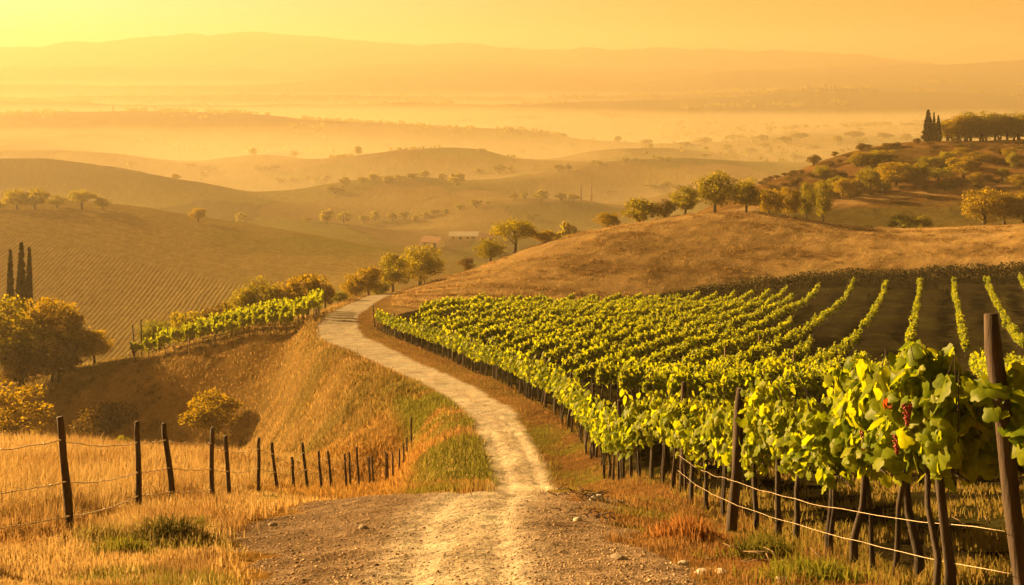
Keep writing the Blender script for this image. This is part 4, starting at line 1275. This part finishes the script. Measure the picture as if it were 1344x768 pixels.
# ------------------------------------------------------------------ buildings far off
def barn(px, py, d, w, dp, wall_h, roof_h, rz, roof_mat, label, nwin=3):
    p = at(px, d)
    o = empty('barn', p, rz)
    g = Geo(); g.box((0, 0, wall_h / 2 - .5), (w, dp, wall_h + 1)); g.poly([(-w / 2, -dp / 2, wall_h), (-w / 2, dp / 2, wall_h), (-w / 2, 0, wall_h + roof_h)]); g.poly([(w / 2, dp / 2, wall_h), (w / 2, -dp / 2, wall_h), (w / 2, 0, wall_h + roof_h)])
    link('wall', g.mesh('wall', False), M_WALL, o)
    g = Geo(); e = .5; th = .18
    for sgn in (-1, 1):
        a = [(-w / 2 - e, sgn * (dp / 2 + e), wall_h - roof_h * e / (dp / 2)), (w / 2 + e, sgn * (dp / 2 + e), wall_h - roof_h * e / (dp / 2)), (w / 2 + e, 0, wall_h + roof_h + .02), (-w / 2 - e, 0, wall_h + roof_h + .02)]
        b = [(x, y, z + th) for x, y, z in a]
        g.poly(b if sgn < 0 else b[::-1]); g.poly(a[::-1] if sgn < 0 else a)
        g.poly([a[0], a[1], b[1], b[0]]); g.poly([a[1], a[2], b[2], b[1]]); g.poly([a[3], a[0], b[0], b[3]])
    link('roof', g.mesh('roof', False), roof_mat, o)
    for k in range(nwin):
        x = -w / 2 + w * (k + .5) / nwin
        g = Geo(); g.box((x, -dp / 2 - .02, wall_h * .45), (1.1, .06, 1.2)); link('window', g.mesh('window', False), M_DARK, o)
    g = Geo(); g.box((w * .32, -dp / 2 - .03, 1.1), (1.8, .06, 2.2)); link('door', g.mesh('door', False), M_DARK, o)
    tag(o, label, 'barn')
barn(609, 310, find(609, 314, 560, 760), 15, 8, 2.2, 1.5, .05, M_SHEET, 'long low barn with a pale sheet roof in the valley beyond the track', 4)
barn(568, 322, find(568, 324, 500, 720), 10, 6, 2.4, 2.2, -.5, M_TILE, 'small barn with a clay roof and white end wall left of the long barn', 2)
barn(640, 315, find(640, 316, 560, 760), 8, 6, 2.2, 1.6, -.2, M_TILE, 'dim grey shed right of the long barn, half hidden by a tree', 2)
def tower(px, top, d, w, label, taper=.85, name='chimney', cat='chimney', mat=None):
    p = at(px, d); h = -(top - HY) * d / FPX - p.z
    o = empty(name, p)
    g = Geo(); g.tube([(0, 0, -1), (0, 0, h * .5), (0, 0, h * .93)], [w / 2, w / 2 * (1 + taper) / 2, w / 2 * taper], 10, False); link('shaft', g.mesh('shaft'), mat or M_BRICK, o)
    g = Geo(); g.tube([(0, 0, h * .92), (0, 0, h)], [w / 2 * taper * 1.18] * 2, 10); link('cap', g.mesh('cap', False), mat or M_BRICK, o)
    tag(o, label, cat)
d_ = find(762, 264, 700, 860)
tower(762.5, 241, d_, 1.1, 'dark brick chimney left of the paler one on the hill beyond the tan crest')
tower(776, 239, d_ + 30, 1.3, 'paler tapering chimney right of the dark one on the hill beyond the tan crest', .6)
for px, top, w, lb in [(148.5, 139, 3.6, 'stubby far tower on the left of the pale plateau skyline'), (204, 140, 2.4, 'thin far tower in the middle of the pale plateau skyline'), (275, 138, 1.7, 'slimmest far tower on the right of the pale plateau skyline')]:
    tower(px, top, 2095, w, lb, .9, 'tower', 'tower', M_BRICK)
# hilltop village with towers, right
pv_ = at(1075, 2690)
vil = empty('hilltop_castle', pv_)
def blk(nm, px, w, top, dep=2690):
    q = at(px, dep); h = -(top - HY) * dep / FPX - q.z
    g = Geo(); g.box((q.x - pv_.x, q.y - pv_.y, q.z - pv_.z + h / 2 - 2), (w, w * .8, h + 4))
    for k in range(3): g.box((q.x - pv_.x + (k - 1) * w * .36, q.y - pv_.y, q.z - pv_.z + h + .6), (w * .2, w * .78, 1.3))
    link(nm, g.mesh(nm, False), M_BRICK, vil)
for px, w, top in ((1060, 9, 112.5), (1063.5, 6, 113.5), (1083, 6, 111), (1091, 5, 113), (1096, 5, 112)): blk('tower', px, w, top)
for px, w, top in ((1072, 26, 116), (1100, 22, 115.5), (1118, 26, 116)): blk('keep', px, w, top)
tag(vil, 'faint hilltop castle with small towers on the far right ridge', 'castle')

# ------------------------------------------------------------------ stones and litter
def stone_mesh(seed, flat=.6):
    rg = np.random.default_rng(seed)
    bm = bmesh.new(); bmesh.ops.create_icosphere(bm, subdivisions=2, radius=1)
    for v in bm.verts:
        k = .75 + .5 * fbm(np.array([v.co.x * 1.3 + seed]), np.array([v.co.y * 1.3 + v.co.z * 1.7]), seed, 2)[0]
        v.co = Vector((v.co.x * k * 1.25, v.co.y * k, v.co.z * k * flat))
    me = bpy.data.meshes.new('stone'); bm.to_mesh(me); bm.free()
    return me
SM = [stone_mesh(s_) for s_ in (3, 8, 12)]
for px, py, s_, mt_, lb in [(783, 657, .11, 1, 'pale stone beside the dark brush pile at the verge'), (758, 684, .06, 1, 'small pale stone below the dark brush pile'), (813, 735, .07, 0, 'dark stone on the right part of the gravel'), (948, 753, .06, 1, 'flat pale stone on the verge left of the slim post'), (923, 755, .075, 1, 'light stone at the lower right edge of the gravel'), (1027, 765, .07, 1, 'pale stone at the bottom under the vines'), (205, 697, .05, 1, 'small pale stone under the green grass clump'), (358, 690, .05, 0, 'small stone on the left edge of the gravel'), (898, 742, .05, 1, 'small white stone near the slim post foot'), (476, 695, .06, 0, 'lump of dark earth on the left part of the gravel')]:
    d = find(px, py, 8, 26); p = at(px, d)
    me = SM[int(px) % 3].copy(); me.materials.append(M_STONE2 if mt_ else M_STONE)
    o = link('stone', me); o.location = p + Vector((0, 0, s_ * .2)); o.scale = (s_, s_ * .9, s_ * .8); o.rotation_euler = (0, 0, px)
    tag(o, lb, 'stone', 'loose stones')
# gravel: countless small stones
rg = np.random.default_rng(900)
ico = bmesh.new(); bmesh.ops.create_icosphere(ico, subdivisions=1, radius=1)
iv = np.array([v.co[:] for v in ico.verts]); ifc = np.array([[v.index for v in f.verts] for f in ico.faces]); ico.free()
n = 17000
px = rg.uniform(290, 960, n); d = np.exp(rg.uniform(math.log(8.8), math.log(19.5), n))
x = (px - 672) / FPX * d
ii = np.searchsorted(gl, np.log(d)); jj = np.searchsorted(gx, px)
kp = (tkm[ii, jj] * (1 - .75 * np.exp(-((np.abs(px - 600) - 30) / 50.0) ** 2)) + .12 > rg.uniform(0, 1, n))
x, d = x[kp], d[kp]; n = len(x); z = heights(x, d)
s_ = .005 + .034 * rg.beta(1, 9, n)
rot = rg.uniform(0, 6.28, n); c_, q_ = np.cos(rot), np.sin(rot)
b = iv[None] * rg.uniform(.6, 1.3, (n, len(iv), 1)) * np.array([1.2, .9, .55]) * s_[:, None, None]
vv = np.stack([x[:, None] + b[..., 0] * c_[:, None] - b[..., 1] * q_[:, None], d[:, None] + b[..., 0] * q_[:, None] + b[..., 1] * c_[:, None], z[:, None] + b[..., 2] + s_[:, None] * .2], -1)
cs = np.array([.40, .30, .20]) * np.where(rg.uniform(0, 1, (n, 1)) < .28, .3, rg.uniform(.7, 1.3, (n, 1)))
me = np_mesh('gravel', vv.reshape(-1, 3), (ifc[None] + (np.arange(n) * len(iv))[:, None, None]).reshape(-1, 3), 3, np.repeat(cs, len(iv), 0))
m, t, out = new_mat('gravel_stone')
a_ = node(t, 'ShaderNodeAttribute', attribute_name='col'); bs_ = node(t, 'ShaderNodeBsdfDiffuse'); t.links.new(a_.outputs['Color'], bs_.inputs[0]); t.links.new(bs_.outputs[0], out.inputs[0])
me.materials.append(m)
tag(link('gravel', me), 'loose gravel scattered over the near end of the track', 'gravel', kind='stuff')

# brush pile, dead sticks
def sticks(name, px, py, n, ln, spread, label, dmin=8, dmax=26, mat=None):
    d = find(px, py, dmin, dmax); p = at(px, d); g = Geo(); rr = random.Random(int(px))
    for k in range(n):
        a = rr.uniform(0, 6.28); q = Vector((rr.gauss(0, spread), rr.gauss(0, spread * .7), rr.uniform(.01, .1)))
        q.z += height(p.x + q.x, p.y + q.y) - p.z
        e = Vector((math.cos(a), math.sin(a) * .6, rr.uniform(-.05, .3))) * ln * rr.uniform(.4, 1)
        mid = q + e * .5 + Vector((rr.uniform(-.05, .05), 0, rr.uniform(0, .05)))
        g.tube([q, mid, q + e], [.009, .007, .003], 5)
    o = link(name, g.mesh(name), mat or M_POST); o.location = p
    tag(o, label, 'dead branches')
sticks('brush_pile', 768, 655, 40, .26, .2, 'dark pile of dead brush where the gravel meets the right verge')
sticks('brush_pile', 775, 683, 16, .2, .2, 'thin scatter of dark twigs below the brush pile')
sticks('fallen_branch', 1040, 745, 9, .6, .22, 'pale fallen sticks on the ground under the near vines', mat=M_STAKE)
sticks('fallen_branch', 1260, 700, 14, .5, .5, 'pale twigs on the soil behind the leaning post', 11, 20, M_STAKE)

# ------------------------------------------------------------------ grass
def blades(x, y, h, w, cols, rg, lean=.45):
    n = len(x); z = heights(x, y)
    a = rg.uniform(0, 6.28, n)
    wx, wy = np.cos(a) * w / 2, np.sin(a) * w / 2
    la = rg.uniform(0, 6.28, n); ll = h * np.abs(rg.normal(0, lean, n))
    dx, dy = np.cos(la) * ll, np.sin(la) * ll
    z0 = z - .02
    v = np.stack([np.stack([x - wx, y - wy, z0], 1), np.stack([x + wx, y + wy, z0], 1),
                  np.stack([x + dx * .35 + wx * .7, y + dy * .35 + wy * .7, z + h * .6], 1), np.stack([x + dx * .35 - wx * .7, y + dy * .35 - wy * .7, z + h * .6], 1),
                  np.stack([x + dx, y + dy, z + h * np.sqrt(np.maximum(.15, 1 - (ll / h) ** 2 * .5))], 1)], 1)
    b = (np.arange(n) * 5)[:, None]
    f = np.concatenate([b + np.array([0, 1, 2]), b + np.array([0, 2, 3]), b + np.array([3, 2, 4])], 0)
    return v.reshape(-1, 3), f, np.repeat(cols, 5, 0)
def lookup(px, d, arr):
    i = np.clip(np.searchsorted(gl, np.log(d)), 0, ND - 1); j = np.clip(np.searchsorted(gx, px), 0, NX - 1)
    return arr[i, j]
def grass(name, n, pxr, dr, hfun, wfun, colfun, keep, label, seed, cat='grass', lean=.45):
    rg = np.random.default_rng(seed)
    px = rg.uniform(*pxr, n); d = np.exp(rg.uniform(math.log(dr[0]), math.log(dr[1]), n))
    k = keep(px, d, rg); px, d = px[k], d[k]
    x = (px - 672) / FPX * d
    h = hfun(px, d, x, rg); w = wfun(px, d, rg); c = colfun(px, d, x, rg)
    v, f, c = blades(x, d, h, w, c, rg, lean)
    me = np_mesh(name, v, f, 3, c); me.materials.append(M_BLADE)
    tag(link(name, me), label, cat, kind='stuff')
    print(name, len(px))
def mixc(a, b, t_): return np.array(a)[None] * (1 - t_[:, None]) + np.array(b)[None] * t_[:, None]
GOLD, RUST, STRAW, GREEN, OLIVE = (.38, .245, .075), (.24, .13, .04), (.48, .36, .16), (.14, .19, .02), (.20, .18, .035)
def left_keep(px, d, rg):
    e = np.interp(d, [8, 13, 15.5, 18, 24, 46], [290, 285, 320, 370, 560, 620])
    return (px < e + rg.normal(0, 30, len(px))) & (lookup(px, d, tkm) < rg.uniform(.05, .95, len(px)) ** 1.3)
def left_h(px, d, x, rg):
    tall = sstep(11.5, 14, d + (fbm(x / 1.5, d / 1.5, 61, 3) - .5) * 3) * sstep(430, 200, px - 4 * (d - 18))
    fx = np.interp(d, [p[0].y for p in FP], [p[0].x for p in FP])
    tall = tall * (1 - .75 * np.exp(-((x - fx) / .5) ** 2)) * (1 - .45 * sstep(0, .8, x - fx))
    return (.09 + .36 * tall) * rg.uniform(.55, 1.25, len(px)) * (.7 + .6 * fbm(x / .7, d / .7, 62, 2))
def left_c(px, d, x, rg):
    n1 = fbm(x / 1.1, d / 1.1, 63, 3); n2 = rg.uniform(0, 1, len(px))
    c = mixc(GOLD, STRAW, n2)
    c = c * (1 - sstep(.5, .66, n1)[:, None] * .6) + np.array(RUST) * sstep(.5, .66, n1)[:, None] * .6
    dk = sstep(.5, .62, fbm(x / .6, d / .6, 82, 3)) * sstep(16, 12, d) * .6
    c = c * (1 - dk[:, None]) + np.array((.14, .08, .03)) * dk[:, None]
    g = sstep(.58, .68, fbm(x / .9, d / .9, 64, 3)) * sstep(14, 12, d) + .8 * sstep(.5, .62, fbm(x / .8, d / .8, 65, 2)) * sstep(320, 360, px) * sstep(480, 420, px)
    g = np.clip(g, 0, 1) * (n2 < .7)
    return c * (1 - g[:, None]) + np.array(OLIVE) * g[:, None]
grass('dry_grass', 160000, (-60, 640), (8.6, 47), left_h, lambda px, d, rg: (.0035 + .0005 * d) * rg.uniform(.5, 1.4, len(px)), left_c, left_keep, 'tall golden dry grass filling the slope around the wire fence', 31)
def verge_keep(px, d, rg):
    x = (px - 672) / FPX * d
    return (lookup(px, d, tkm) < rg.uniform(.05, .95, len(px)) ** 1.3) & (x < rowa_x(d) + .5) & (x > np.interp(d, _rd[:, 1], _rd[:, 0])) & (rg.uniform(0, 1, len(px)) < .35 + .9 * fbm(x / .6, d / .6, 66, 3) - (d < 15) * .1)
def verge_c(px, d, x, rg):
    n1 = fbm(x / 1.0, d / 1.0, 67, 3); n2 = rg.uniform(0, 1, len(px))
    c = mixc((.13, .075, .03), (.36, .21, .07), n2)
    rs_ = sstep(.45, .6, fbm(x / .7, d / .7, 81, 3))
    c = c * (1 - .6 * rs_[:, None]) + np.array(RUST) * .6 * rs_[:, None]
    rd = lookup(px, d, RDist)
    g = np.clip(sstep(.5, .6, n1) * .8 + sstep(2.2, 1.0, rd) * sstep(20, 24, d) * sstep(48, 40, d) * .7, 0, 1) * (n2 < .85)
    return c * (1 - g[:, None]) + np.array(OLIVE) * g[:, None]
grass('verge_grass', 150000, (470, 1180), (8.6, 112), lambda px, d, x, rg: (.03 + .30 * fbm(x / .5, d / .5, 68, 3) ** 3) * rg.uniform(.5, 1.3, len(px)), lambda px, d, rg: (.004 + .0005 * d) * rg.uniform(.6, 1.3, len(px)), verge_c, verge_keep, 'rusty dry weeds on the verge between the track and the vine row', 32)
def under_keep(px, d, rg):
    x = (px - 672) / FPX * d
    return (x > rowa_x(d) - .2) & (rg.uniform(0, 1, len(px)) < sstep(.42, .62, fbm(x / .9, d / .9, 69, 3)))
grass('vineyard_weeds', 60000, (880, 1400), (8.2, 40), lambda px, d, x, rg: .05 + .14 * rg.uniform(0, 1, len(px)) ** 2, lambda px, d, rg: (.006 + .0009 * d), lambda px, d, x, rg: mixc(OLIVE, (.30, .20, .06), rg.uniform(0, 1, len(px))), under_keep, 'patchy weeds on the soil under the near vines', 33)
def bank_keep(px, d, rg):
    x = (px - 672) / FPX * d
    return (x < np.interp(d, _rd[:, 1], _rd[:, 0])) & (lookup(px, d, tkm) < .3) & (lookup(px, d, PY) < 660)
def bank_c(px, d, x, rg):
    c = lookup(px, d, col) * rg.uniform(.5, 1.15, (len(px), 1))
    return np.clip(c, .01, .7)
grass('bank_grass', 120000, (-20, 700), (26, 135), lambda px, d, x, rg: (.10 + .22 * fbm(x / 2, d / 2, 70, 3)) * rg.uniform(.5, 1.3, len(px)), lambda px, d, rg: (.008 + .0006 * d), bank_c, bank_keep, 'rough brown grass on the ravine slope and the bank of the track', 34)
def hill_keep(px, d, rg): return lookup(px, d, bh) > .5
grass('hill_grass', 70000, (500, 1380), (118, 202), lambda px, d, x, rg: (.05 + .16 * fbm(x / 4, d / 4, 72, 3) ** 2) * rg.uniform(.5, 1.3, len(px)), lambda px, d, rg: (.012 + .0004 * d), bank_c, hill_keep, 'short dry grass covering the tan hill', 35)
# tussocks on the tan hill
rg = np.random.default_rng(77)
n0 = 2600
px = rg.uniform(510, 1380, n0); d = np.exp(rg.uniform(math.log(120), math.log(200), n0))
k = (lookup(px, d, bh) > .5) & (rg.uniform(0, 1, n0) < sstep(.42, .62, lookup(px, d, Nst))); px, d = px[k], d[k]
x = (px - 672) / FPX * d
x = np.repeat(x, 16) + rg.normal(0, .28, len(x) * 16); d = np.repeat(d, 16) + rg.normal(0, .18, len(d) * 16)
v, f, c = blades(x, d, rg.uniform(.12, .38, len(x)), np.full(len(x), .09), mixc((.14, .08, .03), (.34, .22, .08), rg.uniform(0, 1, len(x))), rg, .8)
me = np_mesh('tussocks', v, f, 3, c); me.materials.append(M_BLADE)
tag(link('tussocks', me), 'brown tussocks scattered over the tan hill', 'grass', kind='stuff')
# tussocks and weeds on the bank and the ravine side
n0 = 6000
px = rg.uniform(60, 640, n0); d = np.exp(rg.uniform(math.log(46), math.log(112), n0))
xx = (px - 672) / FPX * d
k = (lookup(px, d, rav) > .5) & (lookup(px, d, tkm) < .2) & (rg.uniform(0, 1, n0) < sstep(.4, .62, fbm(xx / 3, d / 3, 91, 3))); px, d, x = px[k], d[k], xx[k]
x = np.repeat(x, 16) + rg.normal(0, .16, len(x) * 16); d = np.repeat(d, 16) + rg.normal(0, .14, len(d) * 16)
v, f, c = blades(x, d, rg.uniform(.1, .42, len(x)), np.full(len(x), .05), mixc((.10, .085, .02), (.30, .20, .06), np.repeat(rg.uniform(0, 1, len(x) // 16), 16)), rg, .8)
me = np_mesh('weeds', v, f, 3, c); me.materials.append(M_BLADE)
tag(link('weeds', me), 'brown and green weeds dotted over the bank below the track', 'weeds', kind='stuff')
# dark hedge along the foot of the tan hill
hp = []
for px in np.arange(800, 1425, 2.2):
    d = vine_far(px) + 3.2 + .5 * math.sin(px / 31); hh = 1.7 * sstep(800, 1000, px) * (.75 + .5 * float(vnoise(np.array([px / 17.0]), np.array([.5]), 3)[0]))
    p = at(px, d)
    for z_ in (.3, .65):
        hp.append((p.x, p.y + rg.normal(0, .25), p.z + hh * z_, .25 + hh * .3))
hp = np.array(hp)
v, f = leaf_cloud(hp[:, :3], hp[:, 3], 34, .22, rg, 1.0)
h0 = at(1100, 150); v = v - np.array(h0)
me = np_mesh('hedge', v, f, 4); me.materials.append(M_CYP)
ho = link('hedge', me); ho.location = h0
tag(ho, 'long low dark hedge between the top of the vineyard and the tan hill', 'hedge')
# green clump by the fence and little tufts
def clump(px, py, n, rad_, h, c0, c1, label, name='grass_clump', dmin=8, dmax=40):
    d = find(px, py, dmin, dmax); p = at(px, d); rg = np.random.default_rng(int(px * 3 + py))
    x = p.x + rg.normal(0, rad_ * .5, n); y = p.y + rg.normal(0, rad_ * .4, n)
    hh = h * rg.uniform(.4, 1.2, n) * np.exp(-((x - p.x) / rad_) ** 2 * .6)
    v, f, c = blades(x, y, hh, np.full(n, .012 + .0006 * d), mixc(c0, c1, rg.uniform(0, 1, n)), rg, .7)
    v = v - np.array(p)
    me = np_mesh(name, v, f, 3, c); me.materials.append(M_BLADE)
    o = link(name, me); o.location = p
    tag(o, label, 'grass clump')
clump(222, 712, 900, .4, .32, (.06, .06, .018), (.16, .13, .03), 'big dark green grass clump beside the gravel, below the wire fence')
clump(258, 705, 260, .2, .24, (.10, .13, .018), (.2, .2, .03), 'brighter grass tuft on the right side of the dark clump')
clump(358, 660, 500, .4, .16, (.05, .06, .015), (.13, .14, .02), 'low dark tuft at the upper left edge of the gravel')
clump(380, 652, 500, .6, .14, (.12, .15, .02), (.22, .2, .03), 'small green tuft beside the fence posts at the gravel edge')
clump(300, 672, 300, .3, .16, (.06, .06, .016), (.16, .12, .03), 'small dark tuft under the fifth fence post')
clump(160, 730, 400, .3, .2, (.14, .16, .02), (.24, .2, .03), 'yellow-green tuft low on the left of the big clump')
clump(1000, 735, 600, .35, .3, (.10, .10, .02), (.22, .2, .03), 'grass tuft behind the slim post under the vines')
clump(1060, 762, 700, .5, .22, (.14, .17, .02), (.26, .24, .03), 'yellow-green weeds at the bottom below the near vines')
clump(902, 708, 500, .4, .28, (.26, .12, .035), (.4, .2, .06), 'rusty weed clump on the verge left of the slim post')
clump(1190, 690, 300, .25, .2, (.12, .14, .02), (.2, .2, .03), 'little green weed between the two nearest vine trunks', dmin=11)
